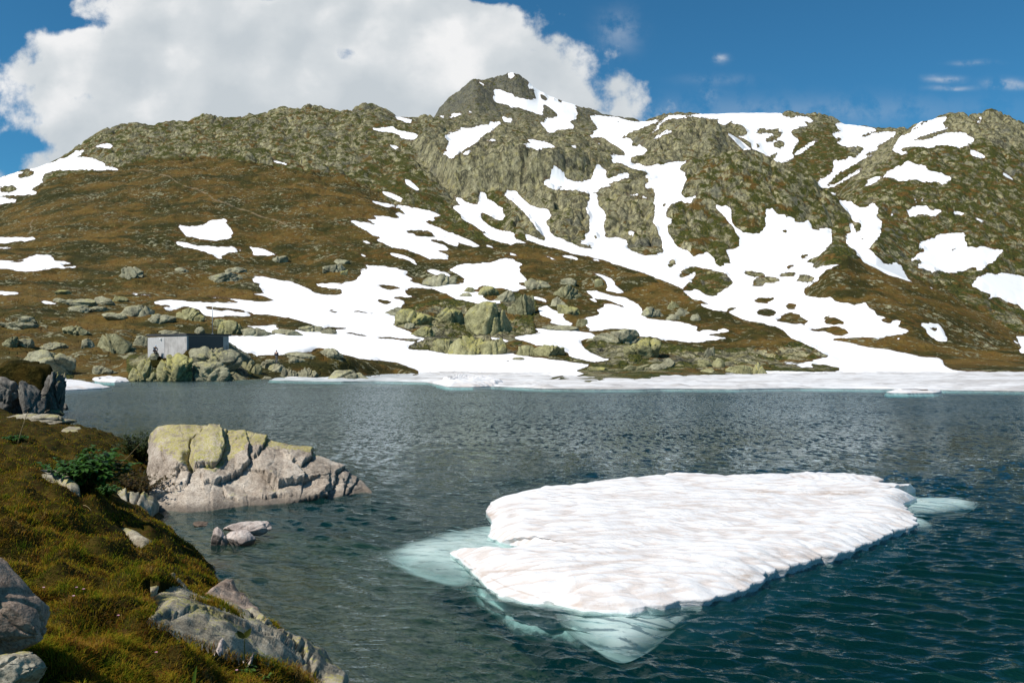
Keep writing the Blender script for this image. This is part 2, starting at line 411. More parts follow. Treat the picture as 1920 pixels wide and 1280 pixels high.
G+345,150 420,155 500,175 490,188 420,180
G+585,178 640,185 680,205 620,200
G+-20,190 50,205 80,220 60,240 50,275 90,310 110,335 105,350 30,355 60,375 140,410 60,408 10,425 -20,430
G+580,280 680,300 760,340 770,375 800,400 850,435 800,440 740,425 700,420 720,390 690,330 650,310
G+550,415 640,425 740,450 850,470 900,495 940,515 980,560 980,600 1010,625 1120,640 1240,650 1330,670 1400,690 1370,710 1400,725 1440,715 1520,720 1540,725 1580,700 1640,715 1600,735 1540,740 1480,745 1460,755 1600,770 1620,780 1580,785 1480,790 1440,800 1400,808 1280,800 1220,790 1160,795 1100,775 1030,760 950,755 930,735 900,715 860,705 750,712 650,715 600,725 560,715 520,720 510,715 600,710 560,690 540,660 490,640 560,625 650,605 655,580 620,560 700,545 690,525 660,525 690,515 850,545 880,545 800,520 740,500 700,485 650,485 610,470 600,460 560,430
G+555,475 620,480 650,515 610,500
G+195,555 225,530 260,530 300,560 400,595 380,610 400,640 440,660 480,665 440,685 350,680 270,655 310,640 240,610 210,600
G+150,460 200,468 260,490 260,510 200,495 160,480
G+185,440 240,448 235,458
G+0,760 100,755 220,730 160,705 240,705 330,715 480,725 600,740 650,775 560,785 510,795 540,850 600,890 680,920 745,932 700,945 620,955 560,945 480,925 420,910 430,890 380,870 330,850 300,835 180,830 100,800 30,780
G+220,685 270,685 250,697
G+-20,898 120,910 300,935 420,950 520,965 590,970 560,985 470,1010 500,1030 560,1045 480,1060 -20,1060
H+-20,-10 475,-10 480,60 430,110 380,150 270,205 350,215 330,240 340,250 440,235 520,218 555,228 500,240 440,265 390,300 380,330 370,345 270,365 245,380 310,360 360,360 270,395 265,430 290,460 380,475 480,470 500,500 600,510 650,530 730,505 760,550 800,570 810,600 900,620 840,650 930,665 940,640 1000,640 990,675 965,690 1060,715 1030,745 960,750 900,765 830,775 720,770 500,775 460,790 580,805 800,850 1000,880 1140,910 1280,925 1310,940 1320,980 1380,1010 1550,1030 1480,1060 -20,1060 -20,1020 40,1025 300,1030 440,1025 550,1020 540,1000 480,985 410,965 330,970 335,995 250,990 190,970 120,970 100,960 170,955 230,970 330,945 400,930 470,910 420,890 350,850 260,810 180,780 120,720 60,690 -20,675
H-130,540 150,518 200,515 228,535 200,560 150,558
H-50,645 110,605 160,582 240,595 240,615 300,640 305,655 270,665 310,675 270,680 250,665 170,668 130,655
H-420,650 440,620 490,612 560,645 578,672 500,675 430,668
H-300,715 340,705 430,700 470,688 540,692 590,715 615,742 560,755 500,752 430,725 330,722
H-90,688 140,690 205,700 150,702
H-80,295 140,278 200,282 230,300 180,315 90,315
H-205,350 240,300 300,300 360,325 330,345 260,355
H--20,315 40,315 105,340 60,360 -20,365
H-30,395 80,388 60,397
H-125,250 160,225 205,222 195,240 150,255
H-225,185 260,150 300,138 300,155 260,180
H-300,165 345,148 330,160
H--20,475 45,460 45,490 0,515 -20,520
H--20,550 40,565 75,585 40,605 -20,610
H+590,-10 850,-10 800,50 740,110 780,120 800,150 850,190 860,215 900,220 960,205 980,225 1010,228 1005,260 1030,280 1030,300 1050,330 1100,360 1120,373 1040,345 980,325 880,290 820,255 720,210 690,165 645,150 680,145 650,110 610,95 590,60
H-680,-10 725,40 710,48 690,20
H+1190,385 1220,388 1250,412 1235,412
H+1040,215 1080,180 1130,145 1180,120 1180,98 1130,105 1130,80 1150,50 1200,40 1280,10 1310,-10 1480,-10 1465,40 1490,60 1490,90 1560,95 1620,85 1680,105 1780,115 1735,150 1690,200 1640,230 1600,270 1550,265 1560,250 1610,215 1570,235 1480,270 1380,290 1320,280 1300,265 1240,280 1190,265 1150,250 1110,262 1130,230 1155,210 1140,185 1100,190
H-1370,110 1400,98 1418,105 1380,125
H+1520,385 1550,355 1545,345 1600,310 1640,292 1720,295 1800,290 1860,300 1910,315 2700,330 2700,600 1940,580 1900,550 1880,525 1830,518 1780,500 1755,480 1720,465 1680,475 1640,495 1680,445 1640,435 1600,425 1570,400
H+1135,660 1230,665 1280,670 1300,690 1330,745 1340,800 1270,795 1240,775 1190,740 1185,710 1150,680
H-1195,695 1270,698 1275,720 1240,718
H+1810,770 1850,790 1895,832 1860,815
H+1860,760 2700,765 2700,890 1900,890 1880,870 1900,840
H+965,775 1000,775 995,798 980,795
'''
# heath (brown turf) regions in photo pixels; '-' cuts rocky ground out of them again
HEATH = '''
+-360,390 0,385 60,352 110,330 200,319 300,297 440,297 560,306 640,330 700,352 760,410 900,436 1000,455 1100,478 1200,508 1300,545 1360,580 1440,615 1480,640 1440,672 1300,660 1200,640 1100,650 1000,700 -360,730
-730,600 760,575 830,560 900,560 960,545 1010,560 1000,600 1010,640 960,665 860,668 760,660 740,630
-1100,645 1180,610 1240,640 1330,655 1420,650 1530,662 1500,690 1440,705 1090,705
-0,590 60,585 160,620 60,640 0,650
-120,570 220,545 300,560 390,575 400,605 300,612 200,605 140,595
-40,650 140,655 140,710 40,710
-235,660 300,655 440,645 480,700 440,720 240,720
+1490,590 1505,560 1530,530 1570,490 1640,480 1700,510 1760,540 1830,575 1900,620 2280,690 2280,720 1560,720 1600,690 1560,640
~1690,520 1760,515 1850,480 1920,460 2280,450 2280,560 1920,600 1830,560
~1270,570 1290,500 1340,500 1370,540 1330,560
~1260,330 1300,290 1400,280 1500,330 1600,400 1600,480 1560,520 1460,470 1380,500 1260,470
~1480,260 1560,230 1600,300 1620,340 1700,270 1800,260 1920,280 2280,300 2280,520 1840,520 1640,470 1560,380 1480,330
^-360,440 0,380 200,300 420,300 620,330 760,290 820,230 640,200 400,210 200,240 0,330
~640,330 760,280 840,380 960,470 840,440 740,380
~900,350 940,345 980,420 900,400
+1380,560 1640,520 1560,640 1400,640
+0,440 480,440 480,640 0,690
~840,405 900,400 1000,440 960,460
~1640,360 1720,350 1740,410 1660,430
~1850,300 1900,330 1920,420 1860,330
'''
def mask_from(text, tiles):
    img = np.zeros((MH, MW), np.float32)
    for ln in text.strip().splitlines():
        if tiles:
            ox, oy = TILES[ln[0]]; p = pts(ln[2:], ox, oy, 4.0); s = ln[1]
        else:
            p = pts(ln[1:]); s = ln[0]
        paint(img, p, {'+': 1.0, '-': 0.0, '~': 0.38, '^': 0.22}[s])
    return img
SNOW_IMG = blur(mask_from(SNOW, True), 1)
HEATH_IMG = blur(mask_from(HEATH, False), 7)
PATH_LINE = pts('262,318 284,321 300,327 318,331 333,343 352,351 368,354 392,366 402,375 424,381 446,391 470,397 486,405 520,414 560,431')
PATH_LINES = [PATH_LINE, pts('52,440 60,428 56,420 62,412')]
# ------------------------------------------------------------------ materials
def mat_terrain(N):
    P = N.pos()
    sa = N.attr('snow'); ha = N.attr('heath'); pa = N.attr('path'); sl = N.attr('steep')
    n1 = N.noise(P, 0.035, 5, 0.6); n2 = N.noise(P, 0.22, 5, 0.6); n3 = N.noise(P, 1.1, 4, 0.6); n4 = N.noise(N.vmath('MULTIPLY', P, (1, 1, 0.35)), 0.45, 6, 0.7)
    n5 = N.noise(N.vmath('MULTIPLY', P, (1, 1, 0.5)), 0.085, 6, 0.66, 0.4)
    nk = N.math('ADD', N.math('MULTIPLY', n4, 0.55), N.math('MULTIPLY', n5, 0.45))
    rock = N.ramp(nk, [(0.37, (0.036, 0.034, 0.024)), (0.44, (0.13, 0.12, 0.070)), (0.51, (0.26, 0.235, 0.135)), (0.58, (0.38, 0.35, 0.205)), (0.68, (0.54, 0.51, 0.35))])
    rock = N.mix(N.math('MULTIPLY', N.step(n2, 0.5, 0.68), 0.55), rock, (0.36, 0.315, 0.115))
    rock = N.mix(N.math('MULTIPLY', N.step(n1, 0.52, 0.68), 0.55), rock, (0.11, 0.115, 0.105))
    zz = N.n('ShaderNodeSeparateXYZ', {0: P}).outputs[2]
    jn = N.math('ABSOLUTE', N.math('SUBTRACT', N.noise(N.vmath('MULTIPLY', P, (1.0, 0.6, 0.28)), 0.075, 6, 0.6, 0.5), 0.5))
    rock = N.mix(N.math('MULTIPLY', N.step(jn, 0.028, 0.004), 0.75), rock, (0.035, 0.034, 0.024))
    jm = N.math('ABSOLUTE', N.math('SUBTRACT', N.noise(N.vmath('MULTIPLY', P, (0.8, 0.8, 0.5)), 0.26, 4, 0.6, 0.3), 0.5))
    rock = N.mix(N.math('MULTIPLY', N.step(jm, 0.03, 0.004), 0.6), rock, (0.04, 0.038, 0.026))
    rock = N.mix(N.math('MULTIPLY', N.step(N.math('ADD', zz, N.math('MULTIPLY', n5, 160.0)), 430.0, 540.0), 0.6), rock, N.mix(N.step(n4, 0.4, 0.62), (0.035, 0.038, 0.038), (0.115, 0.118, 0.11)))
    veg = N.mix(N.step(n1, 0.40, 0.62), (0.036, 0.032, 0.004), (0.120, 0.074, 0.015))
    veg = N.mix(N.step(n2, 0.45, 0.7), veg, (0.105, 0.054, 0.009))
    veg = N.mix(N.math('MULTIPLY', N.step(N.noise(P, 0.5, 4, 0.7), 0.5, 0.72), 0.7), veg, (0.190, 0.140, 0.036))
    veg = N.mix(N.math('MULTIPLY', N.step(N.noise(N.vmath('MULTIPLY', P, (1, 1.6, 3)), 0.022, 6, 0.66, 0.8), 0.50, 0.60), 0.9), veg, (0.024, 0.025, 0.003))
    green = N.mix(N.step(n3, 0.4, 0.65), (0.028, 0.040, 0.006), (0.100, 0.090, 0.018))
    rust = N.mix(N.step(n3, 0.4, 0.7), (0.092, 0.054, 0.011), (0.170, 0.100, 0.025))
    # plants grow on the flatter rock, boulders break through the heath
    gm = N.step(N.math('ADD', N.math('SUBTRACT', N.noise(P, 0.13, 6, 0.70), N.math('MULTIPLY', sl, 0.14)), N.math('ADD', N.math('MULTIPLY', n3, 0.14), N.math('MULTIPLY', ha, 0.27))), 0.475, 0.56)
    nsc = N.noise(P, 0.09, 4, 0.6)
    g2 = N.mix(N.step(nsc, 0.52, 0.60), green, rust)
    rocky = N.mix(gm, rock, g2)
    stones = N.step(N.math('ADD', N.noise(P, 0.50, 5, 0.72), N.math('MULTIPLY', N.noise(P, 0.05, 3), 0.40)), 0.775, 0.825)
    heath = N.mix(stones, veg, (0.30, 0.285, 0.17))
    hm = N.step(N.math('ADD', ha, N.math('MULTIPLY', N.math('SUBTRACT', N.noise(P, 0.12, 5, 0.7), 0.5), 0.9)), 0.42, 0.56)
    col = N.mix(hm, rocky, heath)
    col = N.mix(N.math('MULTIPLY', N.step(N.math('ADD', pa, N.math('MULTIPLY', N.math('SUBTRACT', n2, 0.5), 2.2)), 0.55, 1.0), 0.6), col, (0.24, 0.185, 0.11))
    rim = N.step(N.math('ADD', sa, N.math('MULTIPLY', N.math('SUBTRACT', n3, 0.5), 0.25)), 0.10, 0.4)
    col = N.mix(N.math('MULTIPLY', rim, 0.5), col, (0.085, 0.045, 0.020))
    sm = N.step(N.math('ADD', sa, N.math('MULTIPLY', N.math('SUBTRACT', N.noise(P, 0.55, 6, 0.72), 0.5), 0.85)), 0.46, 0.53)
    dirt = N.step(N.noise(N.vmath('MULTIPLY', P, (0.35, 1, 1)), 0.10, 6, 0.65), 0.55, 0.85)
    snow = N.mix(N.math('MULTIPLY', dirt, 0.55), (0.80, 0.795, 0.79), (0.64, 0.59, 0.56))
    col = N.mix(sm, col, snow)
    v = N.n('ShaderNodeTexVoronoi', {'Vector': N.vmath('ADD', P, N.vmath('MULTIPLY', N.n('ShaderNodeTexNoise', {'Vector': P, 'Scale': 0.7, 'Detail': 3.0}).outputs['Color'], (1.6, 1.6, 1.6))), 'Scale': 0.55}, feature='DISTANCE_TO_EDGE').outputs['Distance']
    crack = N.math('MULTIPLY', N.step(v, 0.0, 0.10), 0.5)
    hgt = N.math('MULTIPLY', N.math('ADD', N.math('ADD', n4, N.math('MULTIPLY', N.noise(P, 1.7, 5, 0.65), 0.6)), crack), N.math('SUBTRACT', 1.0, N.math('MULTIPLY', sm, 0.97)))
    bst = N.math('SUBTRACT', 1.0, N.math('MULTIPLY', N.math('MULTIPLY', hm, 0.6), N.math('SUBTRACT', 1.0, stones)))
    nb = N.n('ShaderNodeBump', {'Height': N.math('MULTIPLY', hgt, bst), 'Strength': 0.75, 'Distance': 1.2}).outputs[0]
    return pbsdf(N, col, 0.9, nb, 0.15)
M_TERRAIN = material('hillside', mat_terrain)

def make_rock(name, dark, mid, light, lichen, lichen_amt, scale=1.0, warm=0.0, bumpd=0.03):
    def b(N):
        P = N.pos((scale, scale, scale))
        n1 = N.noise(P, 1.3, 6, 0.62); n2 = N.noise(P, 7.0, 5, 0.7); n3 = N.noise(P, 34.0, 3, 0.7); n0 = N.noise(P, 0.55, 4, 0.6, 0.5)
        c = N.ramp(N.math('ADD', N.math('MULTIPLY', n1, 0.6), N.math('MULTIPLY', n2, 0.4)), [(0.34, dark), (0.48, mid), (0.64, light)])
        c = N.mix(N.math('MULTIPLY', N.step(n3, 0.5, 0.64), 0.62), c, tuple(x * 0.34 for x in mid))
        c = N.mix(N.math('MULTIPLY', N.step(n3, 0.48, 0.34), 0.35), c, light)
        nz = N.n('ShaderNodeSeparateXYZ', {0: N.n('ShaderNodeNewGeometry').outputs['Normal']}).outputs[2]
        lm = N.math('ADD', N.math('ADD', N.math('MULTIPLY', n0, 0.9), N.math('MULTIPLY', n2, 0.55)), N.math('MULTIPLY', nz, 0.22))
        la = N.attr('lichen')
        lm = N.step(N.math('ADD', lm, N.math('MULTIPLY', la, 0.45)), 1.02 - lichen_amt, 1.12 - lichen_amt)
        c = N.mix(N.math('MULTIPLY', N.math('MULTIPLY', lm, N.step(N.math('ADD', n3, N.math('MULTIPLY', n2, 0.7)), 0.70, 1.0)), 0.85), c, lichen)
        wet = N.step(N.n('ShaderNodeSeparateXYZ', {0: N.pos()}).outputs[2], 0.16, 0.03)
        c = N.mix(N.math('MULTIPLY', wet, 0.75), c, tuple(x * 0.3 for x in mid))
        w = N.vmath('ADD', P, N.vmath('MULTIPLY', N.n('ShaderNodeTexNoise', {'Vector': P, 'Scale': 1.5, 'Detail': 3.0}).outputs['Color'], (0.5, 0.5, 0.5)))
        v = N.n('ShaderNodeTexVoronoi', {'Vector': w, 'Scale': 1.1}, feature='DISTANCE_TO_EDGE').outputs['Distance']
        h = N.math('ADD', N.math('ADD', N.math('MULTIPLY', n2, 0.8), N.math('MULTIPLY', n3, 0.25)), N.math('ADD', N.math('MULTIPLY', n1, 1.2), N.math('MULTIPLY', N.step(v, 0.0, 0.05), 0.35)))
        return pbsdf(N, c, 0.85, N.bump(h, 0.8, bumpd / scale), 0.2)
    return material(name, b)
M_ROCK = {
    'hero': make_rock('pale_granite', (0.10, 0.076, 0.056), (0.31, 0.255, 0.20), (0.54, 0.475, 0.39), (0.32, 0.29, 0.05), 0.02, 1.0),
    'slab': make_rock('speckled_granite', (0.06, 0.052, 0.036), (0.23, 0.20, 0.145), (0.44, 0.40, 0.31), (0.30, 0.27, 0.045), 0.10, 2.6),
    'pink': make_rock('pinkish_granite', (0.17, 0.13, 0.11), (0.42, 0.35, 0.31), (0.62, 0.56, 0.51), (0.40, 0.35, 0.20), -0.3, 2.0),
    'corner': make_rock('brown_granite', (0.06, 0.042, 0.030), (0.24, 0.175, 0.13), (0.42, 0.33, 0.26), (0.30, 0.26, 0.05), -0.1, 2.0),
    'yellow': make_rock('lichen_granite', (0.07, 0.068, 0.042), (0.235, 0.22, 0.105), (0.42, 0.40, 0.22), (0.38, 0.345, 0.085), 0.16, 0.42, bumpd=0.10),
    'grey': make_rock('weathered_granite', (0.08, 0.076, 0.06), (0.24, 0.225, 0.145), (0.44, 0.42, 0.28), (0.37, 0.34, 0.13), 0.08, 0.42, bumpd=0.10),
    'olive': make_rock('mossy_granite', (0.045, 0.045, 0.025), (0.20, 0.19, 0.10), (0.38, 0.36, 0.21), (0.075, 0.06, 0.012), 0.12, 0.42, bumpd=0.10),
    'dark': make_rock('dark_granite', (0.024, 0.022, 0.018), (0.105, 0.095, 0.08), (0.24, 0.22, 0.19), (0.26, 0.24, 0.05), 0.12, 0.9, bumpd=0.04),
}
def mat_turf(N):
    P = N.pos(); n1 = N.noise(P, 1.2, 5, 0.65); n2 = N.noise(P, 9.0, 4, 0.7)
    c = N.mix(N.step(n1, 0.4, 0.62), (0.020, 0.019, 0.004), (0.055, 0.038, 0.007))
    c = N.mix(N.step(n2, 0.5, 0.7), c, (0.035, 0.016, 0.006))
    z = N.n('ShaderNodeSeparateXYZ', {0: P}).outputs[2]
    c = N.mix(N.step(N.math('ADD', z, N.math('MULTIPLY', n1, 0.25)), 0.22, 0.10), c, N.ramp(n2, [(0.35, (0.030, 0.020, 0.009)), (0.65, (0.15, 0.10, 0.048))]))
    return pbsdf(N, c, 0.95, N.bump(N.math('ADD', n1, N.math('MULTIPLY', n2, 0.5)), 0.8, 0.05), 0.05)
M_TURF = material('turf_soil', mat_turf)
def mat_far_turf(N):
    P = N.pos(); n1 = N.noise(P, 0.5, 5, 0.65); n2 = N.noise(P, 4.0, 5, 0.75)
    c = N.mix(N.step(n1, 0.4, 0.62), (0.018, 0.017, 0.003), (0.055, 0.036, 0.007))
    c = N.mix(N.step(n2, 0.5, 0.7), c, (0.075, 0.058, 0.014))
    return pbsdf(N, c, 0.95, N.bump(N.math('ADD', n1, n2), 1.0, 0.25), 0.05)
M_FARTURF = material('heath_turf', mat_far_turf)
def mat_grass(N):
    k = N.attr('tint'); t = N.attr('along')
    P = N.pos(); n = N.noise(P, 0.9, 4, 0.6); n2 = N.noise(P, 3.1, 3, 0.6)
    k2 = N.math('ADD', N.math('MULTIPLY', k, 0.62), N.math('ADD', N.math('MULTIPLY', n, 0.60), N.math('SUBTRACT', N.math('MULTIPLY', n2, 0.30), 0.16)), clamp=True)
    c = N.ramp(k2, [(0.30, (0.050, 0.090, 0.006)), (0.47, (0.150, 0.175, 0.010)), (0.60, (0.29, 0.205, 0.017)), (0.74, (0.26, 0.125, 0.015)), (0.84, (0.12, 0.040, 0.010)), (0.97, (0.44, 0.32, 0.10))])
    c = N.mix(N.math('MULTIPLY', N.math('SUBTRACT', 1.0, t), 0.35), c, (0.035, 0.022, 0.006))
    d = N.n('ShaderNodeBsdfDiffuse', {'Color': c}).outputs[0]; tr = N.n('ShaderNodeBsdfTranslucent', {'Color': c}).outputs[0]
    return N.n('ShaderNodeMixShader', {0: 0.3, 1: d, 2: tr}).outputs[0]
M_GRASS = material('alpine_grass', mat_grass)
def leafmat(name, a, b):
    def f(N):
        n = N.noise(N.pos(), 14.0, 3)
        c = N.mix(N.step(n, 0.35, 0.65), a, b)
        d = pbsdf(N, c, 0.5, None, 0.3); tr = N.n('ShaderNodeBsdfTranslucent', {'Color': c}).outputs[0]
        return N.n('ShaderNodeMixShader', {0: 0.25, 1: d, 2: tr}).outputs[0]
    return material(name, f)
M_LEAF = leafmat('leaf_green', (0.018, 0.060, 0.008), (0.050, 0.130, 0.018))
M_LEAF2 = leafmat('leaf_light', (0.05, 0.10, 0.010), (0.10, 0.17, 0.025))
M_SHRUB = leafmat('shrub_green', (0.014, 0.032, 0.005), (0.045, 0.055, 0.008))
M_GRASS2 = leafmat('rusty_leaf', (0.035, 0.034, 0.006), (0.085, 0.045, 0.010))
M_STRAW = leafmat('dry_straw', (0.28, 0.20, 0.085), (0.42, 0.33, 0.17))
M_PETAL = leafmat('pink_petal', (0.55, 0.26, 0.34), (0.70, 0.45, 0.52))

def mat_ice(N):
    P = N.pos(); z = N.n('ShaderNodeSeparateXYZ', {0: P}).outputs[2]
    n1 = N.noise(N.vmath('MULTIPLY', P, (0.55, 1.3, 1)), 1.5, 6, 0.65); n2 = N.noise(N.vmath('MULTIPLY', P, (0.6, 1.6, 1)), 6.0, 4, 0.65)
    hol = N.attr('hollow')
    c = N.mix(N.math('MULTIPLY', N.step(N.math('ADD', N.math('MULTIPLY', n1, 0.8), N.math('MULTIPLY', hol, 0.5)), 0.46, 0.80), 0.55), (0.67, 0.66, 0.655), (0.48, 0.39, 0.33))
    c = N.mix(N.math('MULTIPLY', N.step(n2, 0.56, 0.78), 0.55), c, (0.44, 0.365, 0.31))
    c = N.mix(N.math('MULTIPLY', N.attr('dirt'), N.step(n2, 0.3, 0.6)), c, (0.36, 0.25, 0.17))
    c = N.mix(N.math('MULTIPLY', N.step(z, 0.02, -0.03), 0.8), c, (0.62, 0.80, 0.79))
    gr = N.noise(P, 60.0, 3, 0.7)
    nb = N.bump(N.math('ADD', N.math('ADD', n1, N.math('MULTIPLY', n2, 0.6)), N.math('MULTIPLY', gr, 0.12)), 0.7, 0.06)
    return pbsdf(N, c, 0.55, nb, 0.3, **{'Subsurface Weight': 0.15, 'Subsurface Radius': (0.05, 0.06, 0.07), 'Subsurface Scale': 1.0})
M_ICE = material('old_snow_ice', mat_ice)
def mat_wet_ice(N):
    P = N.pos(); n1 = N.noise(P, 2.2, 5, 0.6)
    c = N.mix(N.step(n1, 0.35, 0.7), (0.80, 0.86, 0.85), (0.70, 0.80, 0.79))
    s = pbsdf(N, c, 0.6, None, 0.2); t = N.n('ShaderNodeBsdfTransparent').outputs[0]
    k = N.step(N.math('ADD', N.attr('melt'), N.math('MULTIPLY', N.math('SUBTRACT', N.noise(P, 1.5, 2, 0.5), 0.5), 0.5)), 0.12, 1.05)
    return N.n('ShaderNodeMixShader', {0: k, 1: s, 2: t}).outputs[0]
M_WETICE = material('submerged_ice', mat_wet_ice)
def mat_sheet(N):
    P = N.pos()
    n1 = N.noise(N.vmath('MULTIPLY', P, (0.05, 0.20, 1)), 1.0, 6, 0.65); n2 = N.noise(N.vmath('MULTIPLY', P, (0.25, 0.6, 1)), 1.0, 5, 0.7)
    c = N.mix(N.step(n1, 0.42, 0.66), (0.70, 0.69, 0.68), (0.44, 0.41, 0.385))
    c = N.mix(N.math('MULTIPLY', N.step(n2, 0.56, 0.72), 0.8), c, (0.24, 0.215, 0.195))
    c = N.mix(N.math('MULTIPLY', N.attr('thin'), N.step(N.noise(N.vmath('MULTIPLY', P, (0.12, 0.4, 1)), 1.0, 4), 0.3, 0.6)), c, (0.36, 0.40, 0.40))
    return pbsdf(N, c, 0.5, N.bump(N.math('ADD', n1, n2), 0.3, 0.2), 0.3)
M_SHEET = material('rotten_lake_ice', mat_sheet)

def mat_water(N):
    P = N.pos()
    wv = N.n('ShaderNodeTexNoise', {'Vector': P, 'Scale': 0.35, 'Detail': 2.0}).outputs['Color']
    W = N.vmath('ADD', P, N.vmath('MULTIPLY', wv, (0.9, 0.9, 0.0)))
    rot = N.n('ShaderNodeMapping', {'Vector': W, 'Rotation': (0, 0, math.radians(14)), 'Scale': (0.42, 1.0, 1.0)}, vector_type='POINT').outputs[0]
    rot2 = N.n('ShaderNodeMapping', {'Vector': W, 'Rotation': (0, 0, math.radians(-22)), 'Scale': (0.5, 1.0, 1.0)}, vector_type='POINT').outputs[0]
    def ridge(x): return N.math('SUBTRACT', 1.0, N.math('ABSOLUTE', N.math('MULTIPLY', N.math('SUBTRACT', x, 0.5), 2.0)))
    a = N.noise(rot, 0.75, 2, 0.5); b = ridge(N.noise(rot, 2.2, 2, 0.5, 0.2)); c = ridge(N.noise(rot2, 4.6, 2, 0.5, 0.2)); d = N.noise(P, 13.0, 2, 0.5)
    gust = N.math('ADD', 0.55, N.math('MULTIPLY', N.noise(N.vmath('MULTIPLY', P, (0.5, 1, 1)), 0.09, 3), 0.9))
    calm = N.attr('calm')
    amp = N.math('MULTIPLY', gust, N.math('SUBTRACT', 1.0, N.math('MULTIPLY', calm, 0.18)))
    h = N.math('ADD', N.math('ADD', N.math('MULTIPLY', a, 0.36), N.math('MULTIPLY', b, 0.165)), N.math('ADD', N.math('MULTIPLY', c, 0.060), N.math('MULTIPLY', d, 0.009)))
    nb0 = N.bump(N.math('ADD', N.math('MULTIPLY', N.math('MULTIPLY', c, 0.022), amp), N.math('MULTIPLY', d, 0.008)), 1.0, 1.0)
    def slope(scale, st, k, rot_):
        m = N.n('ShaderNodeMapping', {'Vector': W, 'Rotation': (0, 0, rot_), 'Scale': (st, 1.0, 1.0)}, vector_type='POINT').outputs[0]
        cc = N.n('ShaderNodeTexNoise', {'Vector': m, 'Scale': scale, 'Detail': 2.0, 'Roughness': 0.6}, noise_dimensions='2D').outputs['Color']
        return N.vmath('MULTIPLY', N.vmath('SUBTRACT', cc, (0.5, 0.5, 0.5)), (k * 0.6, k, 0.0))
    sl = N.vmath('ADD', slope(0.30, 0.8, 0.30, 0.2), N.vmath('ADD', slope(1.1, 2.6, 0.95, -0.12), slope(2.6, 2.4, 1.15, 0.08)))
    nf = N.vmath('NORMALIZE', N.vmath('ADD', N.vmath('MULTIPLY', sl, N.n('ShaderNodeCombineXYZ', {0: amp, 1: amp, 2: 0.0}).outputs[0]), (0.0, 0.0, 1.0)))
    ypos = N.n('ShaderNodeSeparateXYZ', {0: P}).outputs[1]
    nb = N.vmath('NORMALIZE', N.n('ShaderNodeMix', {0: N.step(ypos, 17.0, 36.0), 4: nb0, 5: nf}, data_type='VECTOR').outputs[1])
    fr = N.math('MULTIPLY', N.n('ShaderNodeFresnel', {'IOR': 1.33, 'Normal': nb}).outputs[0], 0.70)
    gl = N.n('ShaderNodeBsdfGlossy', {'Color': (0.86, 0.97, 1.0, 1), 'Roughness': N.math('ADD', 0.05, N.math('MULTIPLY', N.step(ypos, 16.0, 50.0), 0.17)), 'Normal': nb}).outputs[0]
    tr = N.n('ShaderNodeBsdfTransparent', {'Color': (0.93, 0.97, 0.96, 1)}).outputs[0]
    df = N.n('ShaderNodeBsdfDiffuse', {'Color': (0.005, 0.076, 0.073, 1)}).outputs[0]
    body = N.n('ShaderNodeMixShader', {0: 0.17, 1: tr, 2: df}).outputs[0]
    surf = N.n('ShaderNodeMixShader', {0: fr, 1: body, 2: gl}).outputs[0]
    vol = N.n('ShaderNodeVolumeAbsorption', {'Color': (0.30, 0.70, 0.72, 1), 'Density': 0.40}).outputs[0]
    return surf, vol
M_WATER = material('lake_water', mat_water)
def mat_bed(N):
    P = N.pos(); n = N.noise(P, 1.4, 5, 0.7)
    return pbsdf(N, N.ramp(n, [(0.35, (0.010, 0.010, 0.008)), (0.65, (0.030, 0.028, 0.020))]), 0.95, N.bump(n, 0.6, 0.2), 0.05)
M_BED = material('lake_bed_stones', mat_bed)
def mat_concrete(N):
    P = N.pos(); n = N.noise(P, 1.2, 5, 0.6); n2 = N.noise(N.vmath('MULTIPLY', P, (2, 2, 0.25)), 1.5, 5, 0.6)
    c = N.mix(N.step(n, 0.35, 0.7), (0.47, 0.445, 0.42), (0.33, 0.31, 0.29))
    c = N.mix(N.math('MULTIPLY', N.step(n2, 0.52, 0.72), 0.5), c, (0.14, 0.125, 0.12))
    return pbsdf(N, c, 0.9, N.bump(n, 0.2, 0.02), 0.2)
M_CONC = material('stained_concrete', mat_concrete)
def plain(name, col, rough=0.6, metal=0.0):
    def f(N):
        n = N.noise(N.pos(), 6.0, 3)
        return pbsdf(N, N.mix(N.step(n, 0.3, 0.7), tuple(x * 0.85 for x in col), col), rough, None, 0.3, Metallic=metal)
    return material(name, f)
M_PANEL = plain('pale_panel', (0.50, 0.485, 0.47)); M_ROOF = plain('dark_roof', (0.05, 0.05, 0.052)); M_STEEL = plain('galvanised_steel', (0.45, 0.45, 0.45), 0.4, 0.6)
M_LAMP = plain('white_lamp_glass', (0.85, 0.85, 0.82), 0.3); M_PORCH_SHADE = plain('porch_shade', (0.085, 0.082, 0.080))
M_SKIN = plain('skin', (0.42, 0.26, 0.19), 0.6); M_NAVY = plain('navy_cloth', (0.018, 0.026, 0.045), 0.9); M_GREYCLOTH = plain('grey_cloth', (0.13, 0.13, 0.13), 0.9)
M_BLUE = plain('blue_cloth', (0.06, 0.085, 0.12), 0.9); M_CAP = plain('pale_blue_cap', (0.35, 0.48, 0.62), 0.7); M_HAIR = plain('dark_hair', (0.02, 0.015, 0.012), 0.8); M_BLACK = plain('black_leather', (0.02, 0.02, 0.02), 0.6)
M_RED = plain('red_strap', (0.25, 0.03, 0.03), 0.8); M_BROWN = plain('brown_cloth', (0.05, 0.03, 0.025), 0.9)

